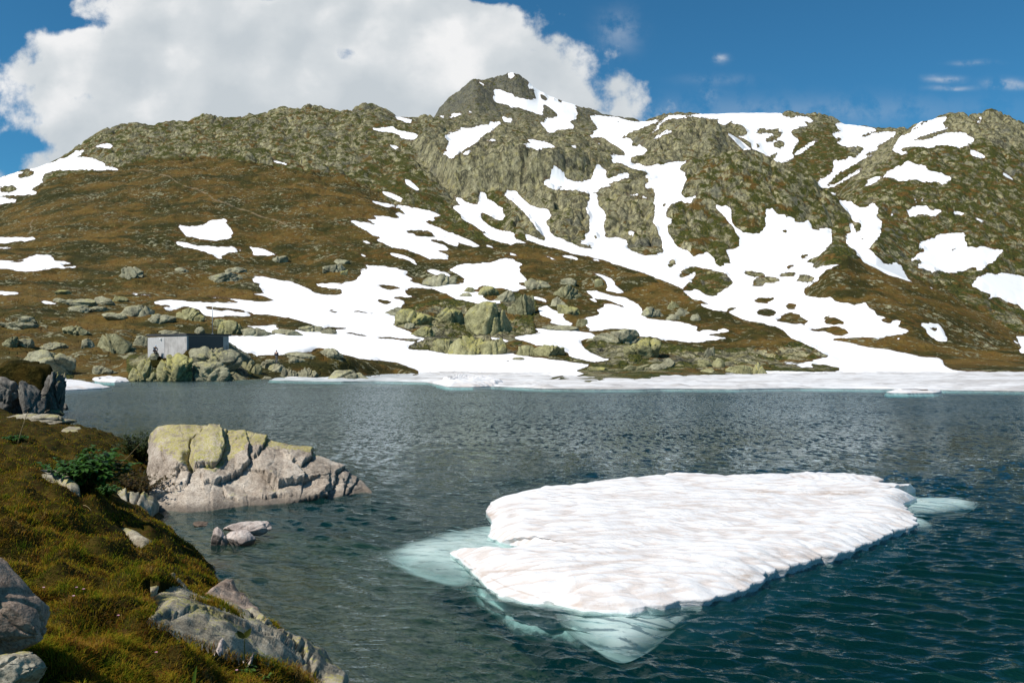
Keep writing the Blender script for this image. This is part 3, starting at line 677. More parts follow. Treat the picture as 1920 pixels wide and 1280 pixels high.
# ------------------------------------------------------------------ far terrain: hills built as crest and slope profiles, united by height
NC, NR = 1560, 980
uu = np.concatenate([np.linspace(-340, -40, 120, endpoint=False), np.linspace(-40, 1960, NC - 240, endpoint=False), np.linspace(1960, 2260, 120)])
YY = np.exp(np.linspace(math.log(92.0), math.log(2500.0), NR))
def curve(s):
    """'u,v,Y u,v,Y ...' -> v(u), Y(u); Y of 0 means: where that line meets the lake level"""
    a = np.array([float(x) for x in s.replace(',', ' ').split()]).reshape(-1, 3)
    v = np.interp(uu, a[:, 0], a[:, 1]); Yc = np.where(a[:, 2] == 0, H * F / np.maximum(a[:, 1] - V0, 5), a[:, 2])
    return v, np.interp(uu, a[:, 0], Yc)
SHORE = '-340,713,0 250,713,0 440,712,0 520,709,0 620,706,0 700,702,0 790,699,0 1080,700,0 1440,701.5,0 1640,699,0 2260,698,0'
LAYERS = [
 ('hill', 0.25, [SHORE,
   '-340,612,185 0,610,185 250,612,190 480,625,190 700,640,185 900,648,180 1100,655,172 1300,664,165 1440,676,160 1640,692,156 2260,720,156',
   '-340,545,255 0,545,255 250,548,265 500,563,270 700,578,260 900,594,245 1100,615,225 1250,632,205 1400,653,182 1500,670,168 1640,692,160 2260,720,160',
   '-340,480,340 0,480,340 300,470,360 500,488,360 700,500,340 900,522,310 1100,562,270 1250,602,232 1400,640,192 1500,663,172 1640,693,162 2260,720,162',
   '-340,405,560 0,385,590 60,352,600 110,331,600 200,319,610 270,305,620 330,298,620 420,297,620 560,303,600 640,328,570 720,375,520 800,418,470 900,440,430 1000,457,390 1100,485,350 1200,515,310 1300,560,262 1380,595,230 1460,622,205 1540,656,180 1580,680,170 1640,695,164 2260,720,164']),
 ('ridge', 0.35, ['-340,440,680 0,420,700 200,360,720 420,330,720 640,345,690 720,395,600 800,450,520 900,468,500 1000,480,480 1100,480,480 1200,490,500 1300,480,560 2260,700,560',
   '-340,425,760 0,370,780 200,300,800 420,285,800 640,290,790 760,320,740 860,385,640 950,380,640 1050,375,640 1160,365,660 1230,350,720 1300,400,720 2260,700,720',
   '-340,420,820 0,350,850 200,265,880 420,250,880 640,250,860 760,270,820 850,375,700 950,372,700 1040,350,705 1100,345,715 1160,318,735 1230,320,770 1300,420,760 2260,700,760',
   '-340,418,830 0,345,860 200,260,890 420,245,890 640,240,870 760,250,840 850,300,722 900,282,722 960,278,722 1040,280,722 1090,295,732 1130,305,755 1180,305,790 1230,320,800 1300,420,790 2260,700,790',
   '-340,420,900 -100,360,940 0,332,960 60,318,960 110,305,960 140,280,960 170,261,960 215,238,960 250,234,960 290,237,960 350,230,960 390,216,960 440,222,960 480,215,960 530,203,960 580,201,960 635,211,960 650,204,950 690,198,950 725,206,950 745,219,950 800,217,960 830,219,970 880,226,980 920,232,980 960,240,980 1000,250,960 1060,246,940 1090,256,920 1140,276,880 1180,292,850 1220,312,830 1300,420,820 2260,700,820']),
 ('peak', 0.6, ['-340,700,1150 700,330,1150 900,320,1150 1100,320,1150 1250,330,1150 2260,700,1150',
   '-340,700,1400 760,300,1400 820,250,1400 900,255,1400 1000,250,1400 1100,262,1400 1200,268,1400 1300,300,1400 2260,700,1400',
   '-340,700,1600 760,280,1600 820,226,1600 862,190,1600 893,165,1600 930,190,1600 985,188,1600 1010,195,1620 1050,205,1600 1100,222,1600 1180,235,1600 1250,250,1600 1300,290,1600 2260,700,1600',
   '-340,700,1680 760,262,1680 815,221,1680 824,205,1680 840,185,1680 862,168,1680 884,150,1680 893,147,1680 905,150,1680 920,142,1680 940,137,1680 958,132,1690 970,133,1690 980,140,1690 1000,160,1690 1025,176,1690 1050,187,1690 1085,197,1690 1110,207,1690 1130,215,1690 1180,222,1690 1210,228,1690 1250,240,1690 1300,280,1690 2260,700,1690']),
 ('snow_ridge', 0.3, ['-340,700,900 1080,400,900 1200,330,930 1300,330,930 1500,400,900 1600,410,900 1720,420,900 2260,700,900',
   '-340,700,1150 1080,350,1150 1200,270,1150 1300,255,1150 1400,265,1150 1450,300,1100 1500,300,1100 1550,300,1100 1600,300,1100 1700,300,1100 2260,700,1100',
   '-340,700,1400 1080,300,1400 1150,245,1400 1210,227,1400 1250,216,1400 1270,212,1400 1330,213.5,1400 1420,210.5,1400 1500,211,1400 1530,214,1400 1560,222,1400 1583,232,1400 1620,236,1400 1660,242,1400 1690,240,1400 1720,246,1400 1800,260,1400 2260,400,1400']),
 ('rocky_knoll', 0.5, ['-340,700,760 1130,330,760 1200,322,760 1300,335,760 1440,350,760 1500,420,760 2260,700,760',
   '-340,700,900 1130,300,900 1160,276,900 1200,264,900 1235,236,900 1265,225,900 1290,219,900 1330,222,900 1350,232,900 1380,256,900 1400,277,900 1440,300,900 1500,400,900 2260,700,900']),
 ('crag', 0.5, ['-340,720,470 900,500,470 960,462,480 1100,470,480 1200,475,480 1300,488,470 1420,486,470 1560,470,470 1640,520,470 1750,700,470 2260,720,470',
   '-340,720,545 900,480,545 960,420,545 1100,420,545 1180,425,545 1250,400,535 1300,395,530 1360,395,530 1420,400,530 1480,405,530 1550,425,530 1610,470,530 1680,560,530 1750,700,530 2260,720,530',
   '-340,720,620 900,460,620 960,390,620 1000,364,620 1060,358,620 1110,352,620 1160,345,620 1230,335,615 1280,315,600 1300,300,600 1340,288,600 1370,281,600 1400,283,600 1440,297,600 1480,318,600 1520,335,600 1540,350,600 1570,372,590 1590,395,580 1605,425,570 1620,460,560 1680,560,550 1750,700,550 2260,720,550']),
 ('snow_bowl', 0.2, ['-340,760,0 1100,720,0 1400,703,0 1480,700,0 2260,698,0',
   '-340,740,200 1000,690,200 1200,670,200 1300,655,210 1480,650,210 1700,660,210 2260,690,210',
   '-340,720,300 900,640,300 1100,560,320 1200,545,330 1300,575,320 1500,572,320 1700,600,320 2260,690,320',
   '-340,720,430 800,500,400 900,470,430 1000,462,450 1150,480,450 1300,500,450 1500,480,450 1600,470,460 1700,520,460 2260,690,460',
   '-340,720,700 900,450,700 1000,400,700 1150,380,700 1300,380,700 1500,380,700 1570,372,700 1640,350,800 1750,420,700 2260,690,700']),
 ('mountain', 0.4, ['-340,740,380 1450,700,380 1560,560,390 1640,500,400 1700,540,400 1800,590,390 1920,640,380 2260,670,380',
   '-340,740,500 1450,640,500 1560,470,500 1640,440,500 1700,470,500 1760,490,500 1840,490,500 1920,530,490 2260,560,480',
   '-340,740,600 1450,600,600 1560,420,600 1600,400,600 1660,385,600 1720,395,600 1780,400,600 1850,420,600 1920,440,590 2260,470,590',
   '-340,740,740 1450,540,740 1540,410,740 1580,360,740 1620,335,740 1680,318,740 1740,310,740 1800,318,740 1860,325,740 1920,340,740 2260,380,740',
   '-340,740,900 1450,500,900 1540,410,900 1565,380,900 1590,350,900 1620,308,900 1645,285,900 1670,265,900 1700,243,900 1730,228,900 1760,218,900 1800,214,900 1830,213,900 1865,210,900 1890,217,900 1920,234,900 1980,252,900 2260,275,900']),
 ('spur', 0.3, ['-340,760,0 1300,720,0 1440,703,0 1560,699,0 2260,698,0',
   '-340,760,190 1400,705,190 1480,690,190 1560,672,195 1640,660,200 1760,668,200 1900,678,200 2260,690,200',
   '-340,760,260 1440,690,260 1500,640,260 1560,590,265 1640,570,270 1720,590,265 1800,625,260 1900,662,250 2260,690,250',
   '-340,760,340 1440,650,330 1480,575,340 1520,490,350 1545,460,355 1562,452,355 1590,460,350 1620,486,345 1660,506,340 1720,531,330 1780,556,320 1850,592,310 1900,627,300 1930,652,295 2000,682,290 2260,692,290']),
 ('shore_ledge', 0.10, ['-340,760,0 100,730,0 180,714,0 240,713,0 440,712.5,0 470,711,0 520,709,0 620,706,0 690,703,0 740,701,0 790,706,0 2260,760,0',
   '-340,760,118 100,720,118 180,700,116 240,690,112 280,678,112 350,668,112 400,664,112 440,676,113 480,688,117 520,684,119 560,676,122 600,672,124 640,678,126 700,689,128 770,698,130 800,706,130 2260,760,130',
   '-340,760,124 100,715,124 180,690,122 240,668,118 280,659,117 350,656,117 400,652,117 440,662,119 480,674,122 520,674,124 560,664,127 600,656,129 640,666,130 700,681,131 770,693,133 800,704,134 2260,760,134']),
]
ncol = len(uu)
LAYER_NAMES = [l[0] for l in LAYERS]
Zl = np.full((len(LAYERS), ncol, NR), -50.0)
for li, (nm, back, cs) in enumerate(LAYERS):
    vs, Ys = zip(*[curve(c) for c in cs])
    vs = np.array(vs); Ys = np.array(Ys)
    for k in range(1, len(cs)): Ys[k] = np.maximum(Ys[k], Ys[k - 1] + 2.0)
    zs = H - (vs - V0) / F * Ys
    for c in range(ncol):
        z = np.interp(YY, Ys[:, c], zs[:, c])
        a = YY < Ys[0, c]; z[a] = zs[0, c] - (0.16 if zs[0, c] < 0.6 else 0.6) * (Ys[0, c] - YY[a])
        b = YY > Ys[-1, c]; z[b] = zs[-1, c] - back * (YY[b] - Ys[-1, c])
        Zl[li, c] = z
LAY = Zl.argmax(0)
Z = Zl.max(0); del Zl
Z = np.maximum(Z, -4.0)
def smooth1(a, ax, n):
    for _ in range(n):
        b = a.copy(); s = [slice(None)] * 2
        lo = [slice(None)] * 2; hi = [slice(None)] * 2; mid = [slice(None)] * 2
        lo[ax] = slice(0, -2); hi[ax] = slice(2, None); mid[ax] = slice(1, -1)
        b[tuple(mid)] = (a[tuple(lo)] + 2 * a[tuple(mid)] + a[tuple(hi)]) / 4
        a = b
    return a
Z = smooth1(smooth1(Z, 1, 3), 0, 6)
UU = np.repeat(uu[:, None], NR, 1); YG = np.repeat(YY[None], ncol, 0); XG = (UU - U0) / F * YG
def project(Zg): return V0 - (Zg - H) * F / YG
V_ = project(Z)
S0 = sample(blur(SNOW_IMG, 3), UU, V_); H0 = sample(HEATH_IMG, UU, V_)
rough = (1 - 0.93 * S0) * (1 - 0.80 * H0) * np.clip((Z - 0.1) / 1.5, 0, 1)
wx = XG + 9 * perlin(XG / 25, YG / 25, 90) + 3.0 * perlin(XG / 7, YG / 7, 92); wy = YG + 9 * perlin(XG / 25 + 9, YG / 25, 91) + 3.0 * perlin(XG / 7 + 5, YG / 7, 93)
dz = np.zeros_like(Z)
farw = np.clip((YG - 330) / 250, 0, 1)
f1, e1 = worley(wx / 22, wy / 40, 1); dz += farw * (8.5 * (0.55 - f1) + 3.2 * np.clip(e1 / 0.22, 0, 1) - 2.4) + farw * 6.0 * (0.45 - np.abs(fbm(XG / 70, YG / 70, 77, 3)))
del f1, e1
vf = np.clip((YG - 900) / 400, 0, 1)
f1, e1 = worley(wx / 60, wy / 60, 2); dz += vf * 9.0 * (0.55 - f1)
f1, e1 = worley(wx / 8, wy / 17, 3); dz += (0.45 + 0.55 * farw) * (3.4 * (0.5 - f1) + 1.5 * np.clip(e1 / 0.2, 0, 1) - 1.1)
nearw = np.clip((700 - YG) / 400, 0, 1)
f1, e1 = worley(wx / 4.2, wy / 5.5, 4); dz += (0.3 + 0.5 * nearw) * (1.0 * (0.5 - f1) + 0.5 * np.clip(e1 / 0.22, 0, 1) - 0.3)
dz += 1.3 * perlin(XG / 14, YG / 14, 5) + 0.6 * fbm(XG / 4.0, YG / 4.0, 6, 3)
dz *= np.clip(YG / 300, 0.42, 1.0) * np.array([1.0, 0.72, 0.55, 0.6, 0.8, 0.95, 0.9, 0.8, 1.0, 1.0])[LAY]
bump_h = H0 * (1 - S0) * (1.5 * perlin(XG / 19, YG / 24, 12) + 0.6 * fbm(XG / 5.5, YG / 7.0, 13, 3)) * np.clip((Z - 0.1) / 3, 0, 1)
Z = Z + dz * rough + bump_h
V_ = project(Z)
S1 = sample(SNOW_IMG, UU, V_)
Z = Z + 0.35 * sample(blur(SNOW_IMG, 2), UU, V_) * np.clip((Z - 0.2) / 2, 0, 1)
V_ = project(Z)
ec = 4.0 * perlin(XG / 6.5, YG / 9.0, 30) + 3.2 * perlin(XG / 2.6, YG / 4.0, 31)
SN = 0.5 * sample(SNOW_IMG, UU + 0.6 * ec, V_ + 0.45 * ec) + 0.5 * sample(blur(SNOW_IMG, 3), UU + 0.6 * ec, V_ + 0.45 * ec); HE = sample(HEATH_IMG, UU, V_)
PA = np.zeros_like(Z)
for pl in PATH_LINES:
    d, _ = poly_dist(UU, V_, pl); PA = np.maximum(PA, np.clip(1.5 - d / 1.6, 0, 1))
PA *= (LAY == 0)
gz_y = np.gradient(Z, axis=1) / np.gradient(YG, axis=1); gz_x = np.gradient(Z, axis=0) / np.gradient(XG, axis=0)
STEEP = np.clip(np.hypot(gz_x, gz_y), 0, 2)
VT = np.stack([XG, YG, Z], -1).reshape(-1, 3)
q = grid_faces(ncol, NR); q = q[:, ::-1]
fl = LAY.reshape(-1)[q].max(1)
low = VT[:, 2][q].max(1) < -2.5
AT = {'snow': SN.ravel(), 'heath': HE.ravel(), 'path': PA.ravel(), 'steep': STEEP.ravel()}
NAMES = {'hill': ('hill', 'brown heath hill with snow patches rising from the lake shore'), 'ridge': ('ridge', 'grey rocky ridge and cliffs behind the brown hill'), 'peak': ('mountain', 'pointed summit with dark rock and snow field'),
 'snow_ridge': ('mountain', 'far rounded snow covered ridge'), 'rocky_knoll': ('mountain', 'rounded rock dome below the far snow ridge'), 'crag': ('mountain', 'steep rock knolls split by snow gullies'), 'snow_bowl': ('terrain', 'wide snow basin between the hills'),
 'mountain': ('mountain', 'broad rocky mountain with snow patches'), 'spur': ('hill', 'brown spur running down to the lake'), 'shore_ledge': ('shore', 'low rocky ledge carrying the concrete hut')}
for li, nm in enumerate(LAYER_NAMES):
    qq = q[(fl == li) & ~low]
    if not len(qq): continue
    ids, inv = np.unique(qq, return_inverse=True)
    o = link_mesh(NAMES[nm][0], VT[ids], [inv.reshape(qq.shape)], M_TERRAIN, attrs={k: a[ids] for k, a in AT.items()})
    tag(o, NAMES[nm][1], kind='structure')
# lookups on the finished terrain
VMIN = np.minimum.accumulate(V_, axis=1)
def hit(u, v):
    c = int(np.argmin(np.abs(uu - u))); r = int(np.argmax(VMIN[c] <= v))
    return np.array([(u - U0) / F * YY[r], YY[r], Z[c, r]])
def ground(x, y):
    u = x / y * F + U0; c = int(np.clip(np.searchsorted(uu, u), 1, ncol - 1)); r = int(np.clip(np.searchsorted(YY, y), 1, NR - 1))
    return float(Z[c, r])
del dz, wx, wy, f1, e1, bump_h, ec, farw, nearw, vf, S0, S1, H0
# ------------------------------------------------------------------ near bank, lake bed and lake
SHL = np.array([(5.0, -4.0), (3.0, 1.0), (1.5, 3.0), (0.3, 4.6), (-0.5, 6.1), (-1.2, 7.4), (-1.55, 8.0), (-2.05, 8.5), (-2.9, 9.6), (-3.5, 10.9), (-4.1, 12.2), (-4.8, 13.5), (-6.2, 15.7), (-6.9, 17.0),
                (-7.6, 19.5), (-9.2, 23.5), (-11.4, 27.5), (-14.6, 31.5), (-19.0, 35.5), (-21.5, 39.0), (-23.0, 41.5), (-25.5, 44), (-32, 52), (-45, 72), (-66, 104), (-84, 126)])
bu = np.concatenate([np.linspace(-1500, -60, 100, endpoint=False), np.linspace(-60, 760, 440, endpoint=False), np.linspace(760, 3200, 60)])
bY = np.exp(np.linspace(math.log(0.9), math.log(128.0), 760))
BU = np.repeat(bu[:, None], len(bY), 1); BY = np.repeat(bY[None], len(bu), 0); BX = (BU - U0) / F * BY
def bank_base(X, Y):
    d, s = poly_dist(X, Y, SHL)
    d = d * np.where(s > 0, 1, -1) if poly_dist(np.array([-3.0]), np.array([4.0]), SHL)[1][0] > 0 else d * np.where(s > 0, -1, 1)
    d = d + 0.22 * perlin(X / 0.9, Y / 0.9, 40) + 0.12 * perlin(X / 0.35, Y / 0.35, 41)
    hs = np.interp(Y, [0, 9, 12, 15, 18, 22, 30, 46, 60, 90], [2.0, 2.05, 1.95, 1.65, 1.25, 1.0, 0.85, 0.9, 2.2, 3.0])
    land = hs * (1 - np.exp(-np.maximum(d, 0) / (0.95 * hs + 0.15)))
    sl = np.interp(Y, [0, 9, 12, 18, 24, 40], [0.75, 0.5, 0.26, 0.2, 0.35, 0.5])
    sea = np.maximum(np.minimum(d, 0) * sl - 0.10 * (d < 0), -3.6)
    z = np.where(d > 0, land, sea)
    k = np.clip(d / 0.8, 0, 1) * np.clip(1.4 - Y / 40, 0.15, 1)
    hm = worley(X / 0.62 + 0.5 * perlin(X / 0.5, Y / 0.5, 47), Y / 0.85 + 0.5 * perlin(X / 0.5 + 5, Y / 0.5, 48), 46)[0]
    z = z + k * (0.20 * perlin(X / 1.7, Y / 2.2, 42) + 0.30 * (0.42 - hm) + 0.07 * perlin(X / 0.25, Y / 0.3, 44))
    z = z - 0.50 * np.exp(-((X + 4.15) / 0.50) ** 2 - ((Y - 7.45) / 0.40) ** 2)
    return z + (1 - np.clip(d / 0.4, 0, 1)) * (d > -6) * 0.06 * perlin(X / 0.5, Y / 0.5, 45), d
BZ, BD = bank_base(BX, BY)
BV = V0 - (BZ - H) * F / BY
PLANES = [  # outline of a bedded slab and four (u, v, height) points of the plane it lies on
 ('250,1092 268,1082 298,1082 330,1094 345,1106 395,1084 440,1086 460,1110 500,1150 512,1180 560,1205 600,1222 660,1268 670,1300 600,1290 560,1256 520,1246 480,1234 430,1228 385,1210 345,1194 305,1178 270,1166', [(270, 1088, 1.02), (640, 1258, .12), (430, 1222, .92), (505, 1182, .30), (300, 1165, 1.20)])]
def plane_of(ptsl):
    W = np.array([at_z(u, v, z) for u, v, z in ptsl]); A = np.column_stack([np.ones(len(W)), W[:, 0], W[:, 1]])
    return np.linalg.lstsq(A, W[:, 2], rcond=None)[0]
for s_, pl_ in PLANES:
    k_ = plane_of(pl_); ins = inside(BU, BV, pts(s_)); pz_ = k_[0] + k_[1] * BX + k_[2] * BY
    BZ = np.where(ins, np.minimum(BZ, pz_ - 0.07), BZ)
q = grid_faces(len(bu), len(bY))[:, ::-1]
bank = tag(link_mesh('bank', np.stack([BX, BY, BZ], -1).reshape(-1, 3), [q], M_TURF), 'turf covered bank sloping down to the lake', kind='structure')
BVMIN = np.minimum.accumulate(np.where(BD > -0.3, BV, 5000), axis=1)
def bank_hit(u, v):
    c = int(np.argmin(np.abs(bu - u))); r = int(np.argmax(BVMIN[c] <= v))
    return np.array([(bu[c] - U0) / F * bY[r], bY[r], BZ[c, r]])
def bank_z(X, Y): return bank_base(np.atleast_1d(np.asarray(X, float)), np.atleast_1d(np.asarray(Y, float)))[0]
bed_v = np.array([(-400, -5, -3.55), (400, -5, -3.55), (400, 260, -3.55), (-400, 260, -3.55)])
tag(link_mesh('lake_bed', bed_v, [np.array([[0, 1, 2, 3]])], M_BED), 'stony bottom of the lake', kind='structure')
# the lake: a closed body of water with a gently heaving surface
wu = np.concatenate([np.linspace(-1300, -60, 16, endpoint=False), np.linspace(-60, 1980, 780, endpoint=False), np.linspace(1980, 3200, 16)]); wY = np.concatenate([np.linspace(2.0, 7.2, 12, endpoint=False), 1.0 / np.linspace(1 / 7.2, 1 / 40.0, 480, endpoint=False), 1.0 / np.linspace(1 / 40.0, 1 / 190.0, 40)])
WU, WY = np.meshgrid(wu, wY, indexing='ij'); WX = (WU - U0) / F * WY
wr = np.random.default_rng(17); Zw = np.zeros_like(WX); DXw = np.zeros_like(WX); DYw = np.zeros_like(WX)
fade = np.clip((38 - WY) / 16, 0, 1) * np.clip((WU + 60) / 60, 0, 1) * np.clip((1980 - WU) / 60, 0, 1) * np.clip((WY - 5.5) / 1.5, 0, 1)
gustw = np.clip(0.85 + 0.5 * perlin(WX / 3.1, WY / 4.5, 71) + 0.3 * perlin(WX / 1.2, WY / 1.6, 72), 0.25, 1.6)
sh_ = np.clip((poly_dist(WX, WY, SHL)[0] - 0.2) / 1.6, 0.55, 1)
WXw = WX + 0.10 * perlin(WX / 1.1, WY / 1.1, 73); WYw = WY + 0.10 * perlin(WX / 1.1 + 7, WY / 1.1, 74)
for i in range(46):
    lam = 0.14 * (0.72 / 0.14) ** wr.random(); th = math.radians(22) + wr.normal() * 0.42; kk = 2 * math.pi / lam
    kx, ky = kk * math.sin(th), kk * math.cos(th); s_ = 0.062 * (1.25 if 0.24 < lam < 0.48 else 0.7); ph = kx * WXw + ky * WYw + wr.uniform(0, 6.28)
    a_ = s_ / kk * fade * gustw * sh_ * np.clip((lam - 2.2 * WY ** 2 / 4980 * 1.25) / (0.3 * lam), 0, 1)
    Zw += a_ * np.cos(ph); DXw -= 0.8 * a_ * math.sin(th) * np.sin(ph); DYw -= 0.8 * a_ * math.cos(th) * np.sin(ph)
Vw = np.stack([WX + DXw, WY + DYw, Zw], -1).reshape(-1, 3); n, m = WX.shape
calm_d = poly_dist(WX, WY, SHL)[0]
Vb = np.stack([WX, WY, np.full_like(WX, -3.9)], -1).reshape(-1, 3)
qt = grid_faces(n, m)[:, ::-1]; k = n * m
rim = np.concatenate([np.arange(m), np.arange(1, n) * m + m - 1, (n - 1) * m + np.arange(m - 2, -1, -1), np.arange(n - 2, 0, -1) * m])
rs = np.stack([rim, np.roll(rim, -1), np.roll(rim, -1) + k, rim + k], 1)
calm = np.clip(1.2 - calm_d / 4.5, 0, 1)
tag(link_mesh('lake', np.vstack([Vw, Vb]), [qt, qt[:, ::-1] + k, rs[:, ::-1]], M_WATER, attrs={'calm': np.concatenate([calm.ravel()] * 2)}), 'dark teal lake water with wind ripples', kind='structure')

# ------------------------------------------------------------------ ice: floes are closed bodies grown from their outline
def resample(P, n):
    P = np.vstack([P, P[:1]]); s = np.concatenate([[0], np.cumsum(np.linalg.norm(np.diff(P[:, :2], axis=0), axis=1))])
    t = np.linspace(0, s[-1], n, endpoint=False)
    return np.stack([np.interp(t, s, P[:, k]) for k in range(P.shape[1])], 1), t
def to_segment(P, a, b):
    d = b - a; t = np.clip(((P - a) @ d) / max(d @ d, 1e-9), 0, 1); return a + t[:, None] * d
def floe(name, px, edge_z, top, spine, mat, n=700, rings=60, rough=0.03, scal=0.03, lam=(0.8, 0.3), depth=0.4, grow=0.35, seed=1, parent=None, under=0.05, attrs=None, top_d=0.5):
    """px: outline in photo pixels; edge_z per outline point (or one number): height of the rim"""
    ez = np.broadcast_to(np.asarray(edge_z, float), (len(px),))
    W = np.array([at_z(u, v, z) for (u, v), z in zip(px, ez)])
    B, t = resample(np.column_stack([W[:, :2], ez]), n)
    E = B[:, 2]; B = B[:, :2]
    a, b = [at_z(*s, 0.1)[:2] for s in spine]
    C = to_segment(B, a, b)
    nrm = B - C; L = np.linalg.norm(nrm, axis=1, keepdims=True); nrm = nrm / np.maximum(L, 1e-6)
    w = scal * np.clip(E / .1, .3, 1.9) * (np.abs(np.sin(t * math.pi / 0.42 + 2.0 * perlin(t / 1.1, t * 0 + seed, seed))) * 0.9 + 0.9 * fbm(t / 0.5, t * 0 + 0.3, seed + 1, 4))
    B = B + nrm * w[:, None]
    f = np.linspace(0, 1, rings) ** 0.6 * 1.0
    V = []; HOL = []; TH = []
    dist_all = poly_dist
    for k in range(rings):
        XY = C + (B - C) * f[k]
        d = np.linalg.norm(B - XY, axis=1)
        z = E * f[k] + E.mean() * (1 - f[k]) + top * (1 - (1 - np.clip(d / (2.4 * top_d), 0, 1)) ** 3)
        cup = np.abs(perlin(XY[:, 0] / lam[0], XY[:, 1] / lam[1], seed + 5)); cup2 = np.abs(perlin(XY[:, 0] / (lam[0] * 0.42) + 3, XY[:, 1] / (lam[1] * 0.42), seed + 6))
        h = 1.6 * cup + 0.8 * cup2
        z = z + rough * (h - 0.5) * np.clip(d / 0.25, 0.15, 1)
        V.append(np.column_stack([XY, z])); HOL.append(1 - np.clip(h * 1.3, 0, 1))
    nv = rings
    for (g, z) in ((0.00, lambda e: e - 0.35 * np.maximum(e, 0)), (-under, lambda e: np.minimum(e * 0.25, 0.01)), (-under * 0.6, lambda e: e * 0 - 0.05), (grow * 0.6, lambda e: e * 0 - 0.16), (grow, lambda e: e * 0 - depth * 0.7), (grow * 0.6, lambda e: e * 0 - depth)):
        s_ = np.clip((E - 0.03) / 0.08, 0, 1)[:, None] if under > 0.06 else 1.0
        XY = B + nrm * (g * s_ + ((0.03 if g > -0.1 else -0.22) * (1 - s_) if g else 0))
        V.append(np.column_stack([XY, z(E)])); HOL.append(np.zeros(n)); nv += 1
    V.append(np.column_stack([C, np.full(n, -depth)])); HOL.append(np.zeros(n)); nv += 1
    V = np.vstack(V)
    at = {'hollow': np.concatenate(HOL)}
    if attrs: at.update(attrs(V))
    return link_mesh(name, V, [grid_faces(nv, n, True)], mat, parent, attrs=at)
ICE_OUT = [(912,956,.06),(918,948,.08),(929,939,.10),(965,928,.12),(1010,920,.12),(1066,918,.13),(1089,909,.15),(1160,903,.15),(1224,899,.15),(1250,892,.18),(1299,896,.15),(1347,897,.15),(1420,900,.14),(1520,904,.14),(1600,908,.14),(1660,912,.13),(1700,915,.10),(1717,917,.06),(1690,922,.08),(1717,934,.04),(1692,944,.05),(1700,956,.10),(1712,970,.13),(1710,980,.13),
  (1690,986,.13),(1676,991,.13),(1650,1004,.12),(1597,1023,.13),(1556,1036,.14),(1522,1042,.14),(1504,1051,.14),(1474,1059,.14),(1444,1068,.14),(1421,1085,.13),(1391,1100,.12),(1357,1109,.10),(1324,1119,.09),(1279,1124,.08),(1242,1131,.06),(1179,1142,.03),(1092,1140,.02),(1055,1130,.02),(991,1124,.02),(942,1113,.02),(912,1090,.02),(885,1064,.03),(868,1046,.04),(845,1034,.02),(880,1034,.05),(905,1036,.06),(942,1037,.03),(980,1025,.02),(960,1018,.02),(942,1015,.02),(918,1003,.03),(922,990,.04),(926,978,.05),(920,968,.06)]
ice_t = empty('ice_floe', at_z(1300, 1000, 0))
tag(ice_t, 'large snowy white ice floe with turquoise submerged edges drifting in open water near the bank', 'ice floe')
po = np.array([(a, b) for a, b, c in ICE_OUT], float); pe = np.array([c for a, b, c in ICE_OUT])
def ice_dirt(V):
    u = U0 + V[:, 0] / V[:, 1] * F; v = V0 - (V[:, 2] - H) / V[:, 1] * F
    d = np.zeros(len(V))
    for cu, cv, ru, rv, k in ((1430, 921, 34, 2.6, .9), (1575, 924, 40, 4, 1.0), (1590, 922, 60, 3, .7), (1320, 949, 40, 3, .5), (1400, 1078, 30, 8, .7), (1390, 1085, 14, 5, .7), (1130, 1134, 70, 5, .6), (920, 965, 8, 4, .7), (1500, 1045, 60, 6, .45), (1690, 960, 20, 8, .4), (900, 1075, 20, 20, .35)):
        d = np.maximum(d, k * np.exp(-((u - cu) / ru) ** 2 - ((v - cv) / rv) ** 2))
    for pl in (pts('870,1050 900,1072 950,1100 1010,1120'), pts('900,1072 1000,1068 1100,1058 1250,1045')):
        q, _ = poly_dist(u, v, pl); d = np.maximum(d, 0.5 * np.exp(-(q / 2.0) ** 2))
    return {'dirt': d}
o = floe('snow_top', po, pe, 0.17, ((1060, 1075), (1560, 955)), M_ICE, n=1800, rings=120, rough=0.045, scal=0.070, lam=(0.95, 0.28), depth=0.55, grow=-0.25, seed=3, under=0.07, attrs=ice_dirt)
def keep_parent(o, p):
    o.parent = p; o.matrix_parent_inverse.identity(); o.location = (-p.location.x, -p.location.y, -p.location.z)
keep_parent(o, ice_t)
SL = pts('1348,898 1360,892 1420,891 1520,888 1570,889 1609,892 1640,894 1655,897 1646,903 1600,908 1500,908 1400,905')
o = floe('ice_slab', SL, 0.10, 0.10, ((1400, 897), (1600, 897)), M_ICE, n=400, rings=24, rough=0.05, scal=0.06, lam=(0.5, 0.3), depth=0.3, grow=0.1, seed=9, attrs=lambda V: {'dirt': np.where(V[:, 2] < 0.12, 0.5, 0.0)})
keep_parent(o, ice_t)
